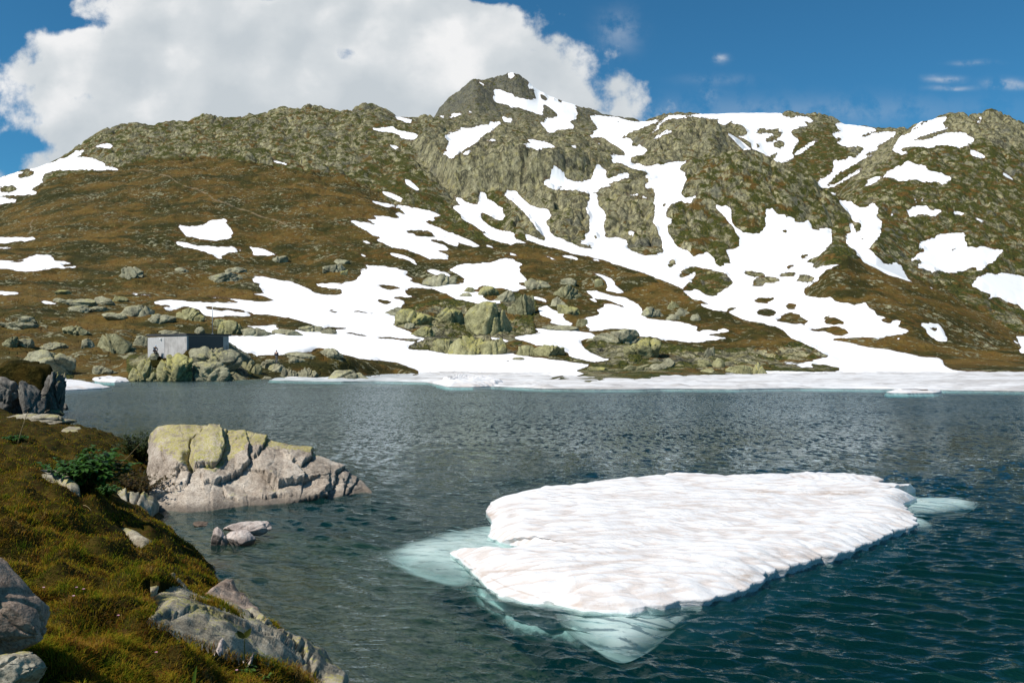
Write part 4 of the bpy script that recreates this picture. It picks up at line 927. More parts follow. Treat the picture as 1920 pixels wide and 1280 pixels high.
def ledge(px, spine, z0, z1, seed):
    """ice just under the surface: shallow beside the floe (z0), sinking towards its outer tip (z1)"""
    W = np.array([at_z(u, v, -0.12)[:2] for u, v in px]); B, t = resample(W, 260)
    for _ in range(90): B = (np.roll(B, 1, 0) + 2 * B + np.roll(B, -1, 0)) / 4
    a, b = [at_z(*s, -0.1)[:2] for s in spine]; C = to_segment(B, a, b); V = []
    far = np.clip(np.linalg.norm(B - at_z(1290, 1010, 0)[:2], axis=1), 0, 99); far = (far - far.min()) / (np.ptp(far) + 1e-6)
    B = B + (B - C) * (0.10 * fbm(t / 1.1, t * 0 + seed, seed, 2))[:, None]
    MELT = []
    for f in np.linspace(0, 1, 26):
        XY = C + (B - C) * f
        z = z0 + (z1 - z0) * f ** 1.6 * (0.35 + 0.65 * far) + 0.015 * fbm(XY[:, 0] / 0.5, XY[:, 1] / 0.4, seed + 2, 2) * min(1, 0.3 + f)
        V.append(np.column_stack([XY, z])); MELT.append(np.clip((f - 0.10) / 0.90, 0, 1) * (0.55 + 0.45 * far))
    for g, z in ((0.97, z1 - 0.02), (0.6, z1 - 0.12), (0.0, z1 - 0.16)):
        XY = C + (B - C) * g; V.append(np.column_stack([XY, np.full(len(XY), z)])); MELT.append(MELT[-1] if g > .9 else np.full(len(XY), .3))
    V = np.vstack(V)
    o = link_mesh('submerged_ledge', V, [grid_faces(29, 260, True)], M_WETICE, attrs={'melt': np.concatenate(MELT)}); keep_parent(o, ice_t)
ledge(pts('700,1030 760,1008 830,993 900,982 935,980 990,1022 960,1045 900,1070 890,1092 820,1084 760,1064'), ((820, 1034), (930, 1020)), -0.04, -0.20, 21)
ledge(pts('1030,1130 1100,1138 1200,1134 1290,1122 1330,1132 1262,1170 1222,1202 1182,1226 1162,1232 1130,1218 1098,1195 1056,1165'), ((1120, 1140), (1170, 1180)), -0.05, -0.20, 22)
ledge(pts('1670,935 1740,931 1800,934 1842,940 1832,950 1780,960 1715,964 1680,955'), ((1690, 945), (1790, 944)), -0.03, -0.14, 23)
ledge(pts('1690,962 1712,962 1745,972 1748,982 1720,990 1690,986'), ((1700, 972), (1720, 976)), -0.05, -0.20, 24)
ledge(pts('878,1058 893,1092 946,1124 1040,1142 1040,1120 960,1090 900,1050'), ((900, 1085), (1000, 1130)), -0.05, -0.22, 25)
0 and ledge(pts('1270,1120 1400,1090 1560,1030 1690,985 1700,1000 1600,1045 1480,1085 1340,1135'), ((1350, 1110), (1600, 1025)), -0.30, -0.75, 26)
# far ice
def at_thin(V):
    u = U0 + V[:, 0] / V[:, 1] * F
    return {'thin': np.clip((830 - u) / 130, 0, 1)}
SHEET = pts('505,712 540,708 600,712 640,715 690,708 720,702 800,699 900,697 1080,699 1300,700 1450,699 1640,697 2250,697 2250,735 1920,733 1700,729.5 1500,727 1380,729 1240,728 1200,729 1130,729 1020,728 960,725 900,723 830,722 800,716 700,714 640,715 560,714')
o = floe('ice_sheet', SHEET, 0.04, 0.05, ((700, 709), (2200, 714)), M_SHEET, n=1600, rings=30, rough=0.22, scal=0.25, lam=(5.0, 1.6), depth=0.35, grow=0.15, seed=31, attrs=at_thin, top_d=2.0)
tag(o, 'broad pale sheet of rotten ice along the far shore below the snowfield', 'ice sheet')
def small_floe(px, top, spine, label, seed, group=None, rough=0.25, lam=(2.5, 1.2), edge=0.05):
    o = floe('ice_floe', pts(px), edge, top, spine, M_ICE, n=420, rings=30, rough=rough, scal=0.10, lam=lam, depth=0.4, grow=0.2, seed=seed, top_d=1.2, attrs=lambda V: {'dirt': np.zeros(len(V))})
    tag(o, label, 'ice floe', group)
small_floe('820,720 835,714 860,709 890,708 920,711 945,718 930,723 890,725 840,725', 0.36, ((845, 718), (920, 719)), 'lumpy white ice hummock standing up at the front of the far ice sheet', 41, rough=0.30)
small_floe('1662,734 1690,731.5 1720,731 1750,732 1766,734 1750,736 1700,736.5 1670,736', 0.22, ((1690, 734), (1740, 734)), 'thin sliver of white ice floating alone in front of the far ice sheet', 42, rough=0.08)
small_floe('60,716 100,712 150,716 185,721 206,725 190,728 150,730 100,732 60,734', 0.25, ((90, 723), (170, 725)), 'white ice tongue reaching out from behind the dark turf-topped bluff', 43, rough=0.10)
small_floe('84,712 100,707.5 124,707 127,712 118,715 96,716', 0.35, ((95, 712), (118, 712)), 'small thick block of ice frozen onto the ice tongue near the bluff', 44, rough=0.12)
small_floe('172,712 182,708.5 205,708.5 240,711.5 242,715 215,716.5 185,715.5', 0.28, ((185, 712.5), (228, 713.5)), 'short white ice strip against the foot of the ribbed outcrop', 45, rough=0.15)

# ------------------------------------------------------------------ boulders
def rock_shape(seed, sub, block, ribs=0.0, flat=0.0, det=1.0):
    V, T = ico(sub); r = np.random.default_rng(seed); P = V.copy()
    for _ in range(int(6 + block * 14)):
        nrm = r.normal(size=3); nrm[2] *= 0.7; nrm /= np.linalg.norm(nrm); lim = r.uniform(0.45, 0.85)
        d = P @ nrm; over = np.maximum(d - lim, 0) * (0.86 + 0.14 * block); P = P - over[:, None] * nrm
    o = r.uniform(-50, 50, 3)
    P = P * (1 + 0.11 * fbm3(V * 1.4 + o, seed % 97, 2) * det + 0.055 * fbm3(V * 3.6 + o, seed % 89 + 3, 4, .6) * det)[:, None]
    a = r.uniform(-0.4, 0.4)
    for j in range(int(3 + ribs * 9)):       # clefts: planes that bite into the surface
        nrm = np.array([math.cos(a) + r.normal() * 0.25, r.normal() * 0.35, r.normal() * (0.45 if ribs else 0.9)]); nrm /= np.linalg.norm(nrm)
        d = P @ nrm - r.uniform(-0.75, 0.75) + 0.07 * fbm3(P * 2.2 + o, j + 5, 2)
        wd = r.uniform(0.022, 0.05)
        P = P * (1 - (0.17 + 0.13 * ribs) * np.exp(-(d / wd) ** 2) * det)[:, None]
    return P, T
_count = 0
def boulder(name, base, w, h, label, mat, seed, dep=0.8, block=0.5, ribs=0.0, sub=4, group=None, cat='boulder', sink=0.3, turf=None, rot=0.0, det=1.0, tilt=0.0):
    global _count; _count += 1
    P, T = rock_shape(seed, sub, block, ribs, det=det)
    lo = P.min(0); hi = P.max(0); P = (P - lo) / (hi - lo) - np.array([0.5, 0.5, 0.0])
    P[:, 2] = (P[:, 2] - sink) / (1 - sink)
    P[:, 2] *= 1 - tilt * (P[:, 0] + 0.1)
    P = P * np.array([w, w * dep, h])
    c, s = math.cos(rot), math.sin(rot)
    P = np.column_stack([P[:, 0] * c - P[:, 1] * s, P[:, 0] * s + P[:, 1] * c, P[:, 2]])
    o = link_mesh(name, P, [T], mat, attrs={'lichen': np.zeros(len(P))}); o.location = base
    tag(o, label, cat, group)
    return o
def far_boulder(cu, vb, wpx, hpx, label, mat='grey', block=0.35, ribs=0.0, dep=0.7, lake=False, sub=4, name='boulder', cat='boulder', sink=0.5):
    seed = int(cu * 7 + vb * 3)
    b = at_z(cu, vb, -0.05) if lake else hit(cu, vb)
    k = b[1] / F; b = b + np.array([0, wpx * k * dep * 0.35, 0])
    if cu < 470 and vb < 660: hpx *= 0.8
    if lake and cu < 480: wpx *= 0.88
    if lake and cu in (265.0, 322.0): b = b * np.array([.985, .985, 1.0])
    if not lake: b[2] = min(b[2] + 0.1, at_y(cu, vb, b[1])[2] + 0.3)
    return boulder(name, b, wpx * k * 1.28, hpx * k * 1.0, label, M_ROCK[mat], seed, dep, block, ribs, sub, cat=cat, sink=sink)
BOULDERS = '''
148,573,52,16,grey,.3,0|long low whaleback boulder on the heath, topmost of the cluster uphill from the hut
188,569,40,17,grey,.4,0|flat topped pale boulder behind the long whaleback boulder
222,565,28,11,yellow,.3,0|small pale boulder beside the flat topped boulder
250,593,50,27,grey,.25,0|large smooth rounded dome boulder uphill behind the hut
212,600,42,16,grey,.3,0|low rounded boulder just below the smooth dome boulder
297,605,44,20,grey,.4,0|broad split boulder between the dome boulder and the hut roof
350,600,36,27,yellow,.4,.2|lumpy boulder with a mossy cap at the edge of the snow tongue above the hut
373,602,17,15,yellow,.5,0|small upright boulder tucked beside the mossy capped lump
145,583,30,12,grey,.3,0|low boulder in the turf below the whaleback boulder
181,585,33,13,grey,.3,0|long sloping boulder between the whaleback and the rounded dome
430,626,38,32,yellow,.4,.2|big yellow lichen boulder right behind the mast
410,612,20,17,yellow,.4,.1|yellow boulder leaning against the big lichen boulder behind the mast
478,630,50,15,grey,.2,.2|long low boulder half buried in snow beyond the mast
585,622,44,11,grey,.2,.2|flat boulder in the long stone strip across the lower snowfield
615,626,24,9,grey,.3,.1|short boulder ending the long stone strip in the snowfield
527,626,28,9,grey,.2,0|small rounded boulder alone in snow below the stone strip
550,629,32,10,grey,.2,0|wider of the two rounded boulders in snow below the stone strip
316,629,72,12,grey,.4,0|long pale slab showing just over the hut roof
373,626,17,16,grey,.5,0|upright grey boulder standing behind the hut roof corner
215,661,74,36,olive,.5,.6|ribbed dark green outcrop with vertical clefts left of the hut
80,704,82,48,grey,.35,.2|big rounded outcrop with dark hollows above the ice tongue
266,648,28,22,grey,.5,.1|pale block between the ribbed outcrop and the hut wall
14,650,28,24,olive,.6,.3|dark blocky boulder at the picture edge on the turf slope
46,650,22,17,grey,.6,.1|pale angular block beside the dark blocky boulder
95,655,42,15,grey,.6,.2|broken pile-like slab in the turf above the big hollowed outcrop
162,652,18,20,grey,.5,.2|narrow upright boulder in the shade left of the ribbed outcrop
28,616,58,14,grey,.3,.2|long grey slab lying near the picture edge on the heath
138,628,46,22,olive,.4,.3|dark rounded boulder on the rust coloured turf
45,604,36,12,grey,.3,.2|grey ledge boulder above the long grey slab
410,528,66,22,grey,.3,.1|large pale tilted slab alone on the brown hillside
440,510,32,11,grey,.4,.1|dark grey boulder perched just above the pale tilted slab
240,523,42,28,grey,.6,.4|craggy heap-like outcrop on the brown hillside above the whaleback boulders
338,508,22,8,grey,.4,0|small pale boulder between the craggy outcrop and the tilted slab
115,552,24,9,yellow,.3,0|small grey boulder in dark heath uphill of the whaleback
109,567,24,9,grey,.3,0|small low boulder next to the thin snow streak on the heath
625,510,34,14,grey,.4,.2|pale boulder on the slope above the hooked dark turf strip
645,517,11,10,yellow,.4,0|tiny round boulder beside the pale slope boulder
520,492,30,12,grey,.5,.2|broken boulder below the small snow patch on the hillside
640,495,28,9,grey,.4,.1|long stone just above the pale slope boulder
823,537,52,24,grey,.35,.2|tawny striped boulder in turf above the central knolls
880,548,18,9,yellow,.3,0|small yellow boulder at the snow edge above the great dome
912,553,38,17,yellow,.45,.2|knobbly yellow boulder in snow behind the great dome
948,566,32,22,grey,.4,0|pinkish smooth boulder touching the great dome's back
873,556,20,7,grey,.2,0|flat pebble-shaped boulder lying alone on snow above the knoll
775,610,62,30,yellow,.45,.4|yellow cleft outcrop on the edge of the central knoll
735,590,46,14,grey,.3,.2|low grey ledge at the snow edge of the central knoll
845,606,48,27,yellow,.4,.3|two-lobed yellow boulder between the cleft outcrop and the great dome
922,626,84,60,yellow,.3,.3|great domed boulder, tallest on the central knoll above the lake
880,665,66,36,yellow,.35,.3|broad yellow dome nearest the snowfield edge below the great dome
833,662,46,26,yellow,.35,.2|smaller yellow dome at the snow edge beside the broad yellow dome
925,664,42,30,yellow,.45,.4|dark streaked yellow boulder under the great dome
793,631,38,18,yellow,.3,.1|smooth yellow boulder at the notch of the snowfield
768,616,16,9,grey,.4,0|little grey stone by the cleft outcrop
985,666,28,18,yellow,.4,.1|square ended yellow boulder in the low wall of rocks beside the snowfield
1028,667,52,19,yellow,.3,.1|long smooth yellow boulder in the low wall of rocks
978,590,42,38,olive,.5,.5|craggy mottled outcrop behind the great dome
1065,560,44,26,olive,.5,.4|dark craggy outcrop above the middle snow tongue
1046,576,26,20,grey,.4,.2|pale boulder leaning on the dark craggy outcrop
1066,588,38,17,yellow,.4,.2|pale yellow boulder below the dark craggy outcrop
1090,614,20,15,olive,.5,.4|little dark peak of rock poking out of snow
1052,619,56,10,grey,.3,.2|thin low ledge trailing from the little dark peak
1155,641,84,24,grey,.3,.2|wide rounded outcrop capping the shore knoll
1205,666,58,32,yellow,.5,.4|mottled outcrop in the middle of the shore knoll
1263,579,20,13,yellow,.3,0|round yellow boulder on the long diagonal ridge
1224,595,38,19,grey,.4,.2|pinkish grey boulder at the snow edge under the diagonal ridge
1282,592,26,14,grey,.4,.1|pale boulder on the ridge beside the round yellow one
1263,600,22,11,grey,.4,.1|pale angular stone at the snow edge of the diagonal ridge
1306,602,19,12,grey,.4,.1|small pale stone lower down the diagonal ridge
1126,538,18,14,yellow,.3,.1|round tan boulder on the crest beside the narrow snow strip
1008,541,40,19,grey,.45,.3|dark split boulder by the right edge of the bright snow patch
1066,534,24,12,grey,.4,.1|low stone between the split boulder and the tan one
1322,688,22,12,yellow,.3,0|bright yellow boulder in the upper row above the ice sheet
1346,688,24,16,yellow,.35,0|bright yellow square boulder beside a dark cleft above the ice sheet
1330,703,37,13,yellow,.25,0|wide pale yellow boulder touching the ice sheet
1297,702,27,9,grey,.25,0|low pale stone at the ice edge beside the wide yellow boulder
1268,702,36,12,grey,.25,0|pinkish flat boulder at the ice edge
1390,703,40,19,yellow,.35,.2|large yellow split boulder at the ice edge
1425,703,26,25,yellow,.45,.3|tall blocky boulder ending the row along the ice edge
1252,688,24,16,grey,.3,0|grey cube-like boulder in the upper row over the ice edge
1235,693,28,10,grey,.25,0|small flat boulder below the grey cube-like one
1195,703,42,19,olive,.45,.4|dark cleft boulder at the start of the ice-edge row
1122,702,32,15,yellow,.4,.3|pale green boulder near the snow tip by the ice
1155,703,28,11,olive,.4,.2|low dark boulder between the pale green and the dark cleft ones
1330,668,18,16,grey,.4,.3|grey upright stone in rust turf above the yellow boulders
540,709,28,21,grey,.4,.5|ribbed pale boulder at the water below the standing walker
572,709,40,21,grey,.4,.4|sloping pale boulder at the water beside the ribbed one
645,713,82,20,grey,.35,.4|long dark topped rock island touching the ice sheet
560,672,52,11,grey,.25,.1|flat pale slab on the turf mound behind the walker
617,670,40,15,grey,.25,.1|smooth hump of rock topping the turf mound behind the walker
555,680,26,8,grey,.3,0|small pale slab low on the turf mound
503,691,30,16,grey,.35,.1|white-flecked boulder at the walker's feet
823,706,15,5,dark,.3,0|dark stone frozen into the far ice sheet
972,675,18,4,grey,.2,0|flat tan stone alone on the shore snowfield
265,715,54,47,yellow,.35,.6|tall ribbed lichen outcrop rising from the lake below the hut
322,715,64,54,yellow,.35,.5|broad ribbed lichen outcrop in the water under the hut wall
395,690,82,40,grey,.35,.3|big tilted grey slab rock in front of the dark hut wall
390,715,84,38,grey,.4,.5|low cleft rocks at the water under the tilted slab
400,658,60,24,grey,.3,.2|pale grey hump hiding part of the dark hut wall
446,676,46,22,grey,.35,.2|grey slab sloping down beside the hut towards the snow
460,710,52,34,olive,.5,.4|dark sided wedge rock at the water between hut and walker
193,701,42,14,grey,.5,.4|scattered-looking broken ledge on the turf above the ice strip
150,709,26,7,grey,.4,.1|small pale stone on the beach between the two ice pieces
500,712,18,7,grey,.3,.1|little wet stone at the waterline near the wedge rock
'''
for ln in BOULDERS.strip().splitlines():
    a, lab = ln.split('|'); cu, vb, w, h, mt, bl, rb = a.split(',')
    cu, vb, w, h, bl, rb = float(cu), float(vb), float(w), float(h), float(bl), float(rb)
    lake = vb >= 701.5 and not (60 < cu < 130)
    big = w * h > 420
    nm = 'rock_outcrop' if ('outcrop' in lab or 'ledge' in lab or 'rocks' in lab) else 'boulder'
    far_boulder(cu, vb, w, h, lab, mt, bl, rb, lake=lake and vb > 704 or 1100 < cu and vb > 701, sub=5 if big else 4, name=nm, cat='rock outcrop' if nm == 'rock_outcrop' else 'boulder')
# the bluff across the little bay
def near_rock(cu, vb, wpx, hpx, label, mat, z=0.0, dep=0.8, block=0.5, ribs=0.0, sub=5, seed=None, sink=0.25, name='boulder', cat='boulder', push=0.3, Y=None, rot=0.0, group=None, det=1.0, tilt=0.0):
    b = at_z(cu, vb, z) if Y is None else at_y(cu, vb, Y)
    k = b[1] / F; b = b + np.array([0, wpx * k * dep * push, 0])
    return boulder(name, b, wpx * k, hpx * k, label, mat, seed or int(cu * 3 + vb), dep, block, ribs, sub, cat=cat, sink=sink, rot=rot, group=group, det=det, tilt=tilt)
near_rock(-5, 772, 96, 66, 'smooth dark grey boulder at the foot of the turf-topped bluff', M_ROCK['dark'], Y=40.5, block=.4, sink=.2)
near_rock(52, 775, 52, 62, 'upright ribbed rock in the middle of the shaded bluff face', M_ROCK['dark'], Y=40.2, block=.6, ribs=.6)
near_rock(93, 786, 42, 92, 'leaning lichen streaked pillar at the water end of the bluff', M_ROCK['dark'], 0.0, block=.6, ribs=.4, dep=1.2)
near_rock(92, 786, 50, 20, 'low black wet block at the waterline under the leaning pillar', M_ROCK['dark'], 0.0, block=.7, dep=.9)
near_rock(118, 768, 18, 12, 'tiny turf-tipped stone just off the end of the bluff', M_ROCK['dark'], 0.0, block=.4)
near_rock(20, 762, 176, 88, 'rounded turf mound capping the shaded bluff', M_FARTURF, Y=43.0, block=.1, dep=.55, sink=.3, name='turf_mound', cat='mound', det=.7)
near_rock(60, 796, 150, 20, 'pale weathered slab in the turf just before the bluff', M_ROCK['slab'], Y=29.0, block=.5, dep=.35, sink=.35, name='rock_slab', cat='slab')
# ------------------------------------------------------------------ the big cracked shore rock
def hero_rock():
    top = pts('276,830 284,812 296,801 320,797 350,798 385,800 420,804 455,810 490,818 510,825 540,835 575,843 600,855 630,868 650,877 668,895 680,905 690,914 697,921')
    bot = pts('276,948 300,957 350,960 400,957 440,950 500,946 540,943 575,938 610,935 640,931 660,927 680,924 697,923')
    n, m = 420, 150
    u = np.linspace(278, 696, n); vt = np.interp(u, top[:, 0], top[:, 1]); vb = np.interp(u, bot[:, 0], bot[:, 1])
    vb = vb + 0.8 * perlin(u / 40, u * 0, 60)
    Yb = H * F / (vb - V0)
    dep = 3.1 * np.clip((696 - u) / 330, 0.0, 1) ** 0.65 + 0.05
    t = np.linspace(-0.16, 1.0, 110); V = np.zeros((n, m, 3)); PU = np.zeros((n, m)); PV = np.zeros((n, m))
    for j, tt in enumerate(t):
        if tt < 0:
            Y = Yb + 0.2 * tt; z = tt * 3.5 * np.ones(n); v = V0 - (z - H) * F / Y
        else:
            v = vb + (vt - vb) * tt
            # lower apron, steeper block faces, rounded top
            g = np.interp(tt, [0, .12, .3, .45, .62, .75, .88, 1.0], [0, .10, .30, .42, .50, .62, .78, 1.0])
            Y = Yb + dep * g; z = H - (v - V0) / F * Y
        V[:, j] = np.stack([(u - U0) / F * Y, Y, z], -1); PU[:, j] = u; PV[:, j] = v
    for j in range(110, m):
        s = (j - 109) / (m - 110); Y = V[:, 109, 1] + 2.4 * s * np.clip(dep / 3, .1, 1); z = V[:, 109, 2] * (1 - s ** 1.6) - 0.6 * s ** 1.6
        V[:, j] = np.stack([(u - U0) / F * Y, Y, z], -1); PU[:, j] = u; PV[:, j] = -500
    N_ = np.cross(np.gradient(V, axis=0), np.gradient(V, axis=1)); N_ /= np.linalg.norm(N_, axis=2, keepdims=True) + 1e-9
    if N_[n // 2, 60, 1] > 0: N_ = -N_
    D_ = np.zeros((n, m))
    # crack: outline, point on the side that stands proud, step height, width of the proud lip, groove depth
    CR = [('383,806 372,812 358,826 356,846 348,858 337,876', (395, 840), .05, 22, .16),
          ('416,821 420,838 413,860 402,876 382,872 360,878', (395, 845), .17, 34, .07),
          ('502,824 491,842 476,858 466,852', (470, 835), .10, 30, .05),
          ('466,852 468,868 453,886 421,902 408,904', (445, 865), .15, 30, .06),
          ('586,849 580,862 562,878 550,868', (560, 855), .12, 30, .05),
          ('550,868 569,893 567,904', (530, 880), .09, 24, .04),
          ('567,904 545,910 519,917 506,903', (535, 890), .20, 30, .06),
          ('506,903 491,888 468,880', (515, 880), .07, 24, .03),
          ('651,874 631,888 627,910 613,921', (600, 890), .09, 30, .06),
          ('613,921 612,934 574,941', (590, 925), .14, 24, .07),
          ('420,918 425,932 445,938', (430, 915), .06, 18, .05),
          ('493,931 505,934 520,928 529,930', (510, 920), .08, 16, .05),
          ('656,888 650,905 645,928', (635, 905), .04, 14, .08), ('672,898 660,915 650,928', (650, 910), .04, 12, .07), ('645,900 652,913', (640, 910), .02, 10, .05),
          ('432,800 424,812 420,826', (410, 812), .03, 16, .07), ('462,818 446,826', (450, 818), .02, 10, .05),
          ('356,890 354,906 340,912', (345, 895), .07, 18, .06), ('305,835 306,858 312,868', (325, 850), .05, 18, .07), ('360,872 340,880 334,895', (325, 870), .05, 18, .09), ('400,878 378,885 380,900', (410, 892), .06, 20, .05)]
    vis = PV > -100
    wob = 3.0 * perlin(PU / 9, PV / 9, 61) + 1.2 * perlin(PU / 3.5, PV / 3.5, 62); wob2 = 3.0 * perlin(PU / 9 + 40, PV / 9, 63)
    lich = np.zeros((n, m))
    for s, ref, step, lip, gr in CR:
        pl = pts(s); d, sd = poly_dist(PU + wob, PV + wob2, pl); _, rs = poly_dist(np.array([ref[0]]), np.array([ref[1]]), pl)
        proud = (sd == rs[0])
        D_ += vis * (np.where(proud, step * np.exp(-(d / lip) ** 1.5), -0.35 * step * np.exp(-(d / (lip * .5)) ** 1.5)) - gr * np.exp(-(d / 1.7) ** 2))
    cleft = np.exp(-(np.maximum(0, poly_dist(PU, PV, pts('352,852 358,875'))[0] - 3.0) / 4.5) ** 2) * np.clip((PV - 838) / 15, 0, 1); D_ -= 0.42 * cleft * vis
    ux = V[..., 0]; uz = V[..., 2]; uy = V[..., 1]
    D_ += 0.05 * fbm(ux / 0.9, uz / 0.7 + uy / 0.9, 64, 3) + 0.012 * fbm(ux / 0.16, uz / 0.2 + uy / .2, 65, 3)
    f1, e1 = worley(ux / 0.55 + .2 * perlin(ux / .3, uz / .3, 3), (uz * 1.2 + uy * .5) / 0.42, 66); D_ += (0.018 * (0.6 - f1) - 0.012 * np.exp(-(e1 / .04) ** 2)) * vis
    V += N_ * (D_ * 0.72)[..., None]
    band = np.interp(PU, [280, 360, 420, 470, 500, 540, 580, 610, 650, 690], [838, 880, 870, 838, 836, 842, 852, 850, 850, 850])
    lich = np.clip((band - PV) / 12 + 0.4 + 0.6 * fbm(ux / .3, uz / .2 + uy / .4, 67, 3), 0, 1.2) * vis
    blk = np.exp(-(poly_dist(PU, PV, pts('375,830 400,845 395,868'))[0] / 16) ** 2); lich = np.maximum(lich, 1.1 * blk) + .35 * np.exp(-(poly_dist(PU, PV, pts('345,850 330,875'))[0] / 12) ** 2)
    lich[PU < 340] *= 0.55
    o = link_mesh('shore_rock', V.reshape(-1, 3), [grid_faces(n, m)], M_ROCK['hero'], attrs={'lichen': lich.ravel()})
    tag(o, 'big cracked pale granite rock with a yellow lichen top at the water edge', 'rock')
hero_rock()

# ------------------------------------------------------------------ rocks bedded in the bank
HOLES = []          # photo outlines where no grass grows
def bank_rock(name, outline, label, mat, lift=0.10, seed=1, steps=(), cat='rock', edge=10.0, res=2.0, hole=True, plane=None):
    P = pts(outline); HOLES.append(P) if hole else None
    x0, y0 = P.min(0) - 3; x1, y1 = P.max(0) + 3
    gu = np.arange(x0, x1 + res, res); gv = np.arange(y0, y1 + res, res)
    GU, GV = np.meshgrid(gu, gv, indexing='ij')
    d, _ = poly_dist(GU, GV, P, True); d = d * np.where(inside(GU, GV, P), 1, -1)
    if plane is None:
        ins = d.ravel() > 0; G = np.array([bank_hit(a, b) for a, b in list(zip(GU.ravel()[ins], GV.ravel()[ins]))[::7]]); G = G[np.abs(G[:, 1] - np.median(G[:, 1])) < .6]
        c_ = np.median(G, 0); A_ = np.column_stack([np.ones(len(G)), G[:, 0] - c_[0], G[:, 1] - c_[1]]); s_ = np.linalg.lstsq(np.vstack([A_, np.diag([0, 1, 1]) * len(G) ** .5 * .15]), np.concatenate([G[:, 2], [0, .0, .12 * len(G) ** .5 * .15]]), rcond=None)[0]
        plane = (s_[0] - s_[1] * c_[0] - s_[2] * c_[1], s_[1], s_[2])
    a_, b_, c2_ = plane; kx = (GU - U0) / F; kz = (GV - V0) / F
    Yp = (H - a_) / np.maximum(kz + b_ * kx + c2_, .02)
    W = np.stack([kx * Yp, Yp, H - kz * Yp], -1)
    N_ = np.cross(np.gradient(W, axis=0), np.gradient(W, axis=1)); N_ /= np.linalg.norm(N_, axis=2, keepdims=True) + 1e-9
    if N_[len(gu) // 2, len(gv) // 2, 2] < 0: N_ = -N_
    prof = np.where(d > 0, 1 - np.exp(-np.maximum(d, 0) / edge), d / edge * 3.0)
    h = lift * prof
    X, Y = W[..., 0], W[..., 1]
    h = h + (0.05 * fbm(X / .45, Y / .45, seed, 3) + 0.015 * fbm(X / .1, Y / .1, seed + 1, 3)) * np.clip(d / 8, 0, 1)
    for s, ref, st, lip, gr in steps:
        pl = pts(s); dd, sd = poly_dist(GU + 3 * perlin(GU / 10, GV / 10, seed), GV + 3 * perlin(GU / 10 + 9, GV / 10, seed), pl); _, rs = poly_dist(np.array([float(ref[0])]), np.array([float(ref[1])]), pl)
        h += np.where(sd == rs[0], st * np.exp(-(dd / lip) ** 1.5), 0) - gr * np.exp(-(dd / 2.5) ** 2)
    W = W + N_ * h[..., None]
    q = grid_faces(*GU.shape); keep = (d.ravel()[q] > -4).any(1)
    q = q[keep]; ids, inv = np.unique(q, return_inverse=True)
    o = link_mesh(name, W.reshape(-1, 3)[ids], [inv.reshape(q.shape)], mat, attrs={'lichen': np.zeros(len(ids))})
    # give it a body: extrude its rim down into the ground
    sm = o.modifiers.new('body', 'SOLIDIFY'); sm.thickness = 0.25; sm.offset = -1
    return tag(o, label, cat)
bank_rock('rock_slab', '258,1100 270,1088 298,1088 326,1098 345,1114 390,1132 432,1148 470,1162 505,1182 545,1205 592,1225 640,1258 655,1278 640,1292 604,1268 560,1250 520,1240 480,1228 430,1222 385,1204 345,1188 305,1172 278,1160 300,1140 285,1122',
          'long speckled granite slab with yellow lichen sloping from the turf into the lake', M_ROCK['slab'], 0.12, 71, plane=plane_of(PLANES[0][1]),
          steps=[('262,1120 300,1118 318,1112', (290, 1100), .05, 14, .05), ('440,1150 462,1176 480,1192', (500, 1190), .06, 14, .06), ('520,1215 556,1236 585,1258', (560, 1225), .04, 12, .05), ('300,1165 380,1170 470,1205 560,1240', (400, 1150), .02, 30, .01)])
bank_rock('rock', '415,1090 432,1092 445,1112 470,1135 492,1158 505,1178 500,1188 480,1172 455,1150 430,1135 405,1120 385,1112 400,1100', 'narrow crumbling rock edge under the overhanging turf above the speckled slab', M_ROCK['corner'], 0.13, 72, plane=plane_of(PLANES[0][1]))
bank_rock('rock', '200,992 212,984 236,988 256,996 270,1006 288,1016 270,1018 248,1008 226,998', 'thin bare rib of grey rock showing through turf below the shore rock', M_ROCK['slab'], 0.04, 73, edge=4)
bank_rock('rock', '55,885 80,880 118,881 132,888 136,900 150,912 132,912 112,898 80,893', 'lichen covered flat stone beside the dark green leafy plant', M_ROCK['slab'], 0.05, 75, edge=5)
bank_rock('rock', '206,925 228,922 262,928 290,936 300,945 285,952 250,948 222,940', 'jumble of wet pale stone under the turf edge beside the shore rock', M_ROCK['slab'], 0.12, 77, edge=5, steps=[('232,925 240,945', (225, 935), .06, 8, .08), ('262,930 256,950', (270, 940), .06, 8, .08)])
bank_rock('rock', '112,806 130,800 150,800 156,806 146,812 124,810', 'small pale stone in the turf beyond the leafy plant', M_ROCK['slab'], 0.10, 78, edge=4)
bank_rock('rock', '400,1232 408,1212 418,1204 426,1212 420,1228 408,1240', 'small white weathered stone in grass beside the sprouting stem', M_ROCK['pink'], 0.07, 80, edge=4)
near_rock(-28, 1218, 196, 168, 'big brown granite boulder cut by the picture corner, dark under its overhang', M_ROCK['corner'], Y=3.75, block=.7, seed=512, dep=.9, sub=6, sink=.15, push=.2, det=.55, tilt=.95)
near_rock(8, 1300, 130, 72, 'yellow lichened stone at the very corner below the big brown boulder', M_ROCK['slab'], Y=3.3, block=.4, seed=55, dep=.8, sub=5, sink=.2, push=.2)
near_rock(461, 1008, 96, 30, 'flat topped slab stone resting on two others in the shallows', M_ROCK['pink'], Y=14.35, block=.55, seed=23, dep=.5, sink=.0, push=.2, name='stone', cat='stone', det=.6)
near_rock(409, 1026, 36, 38, 'pointed small stone standing in the shallows by the flat slab stone', M_ROCK['pink'], -0.03, block=.5, seed=31, dep=.8, sink=.25, name='stone', cat='stone', det=.6)
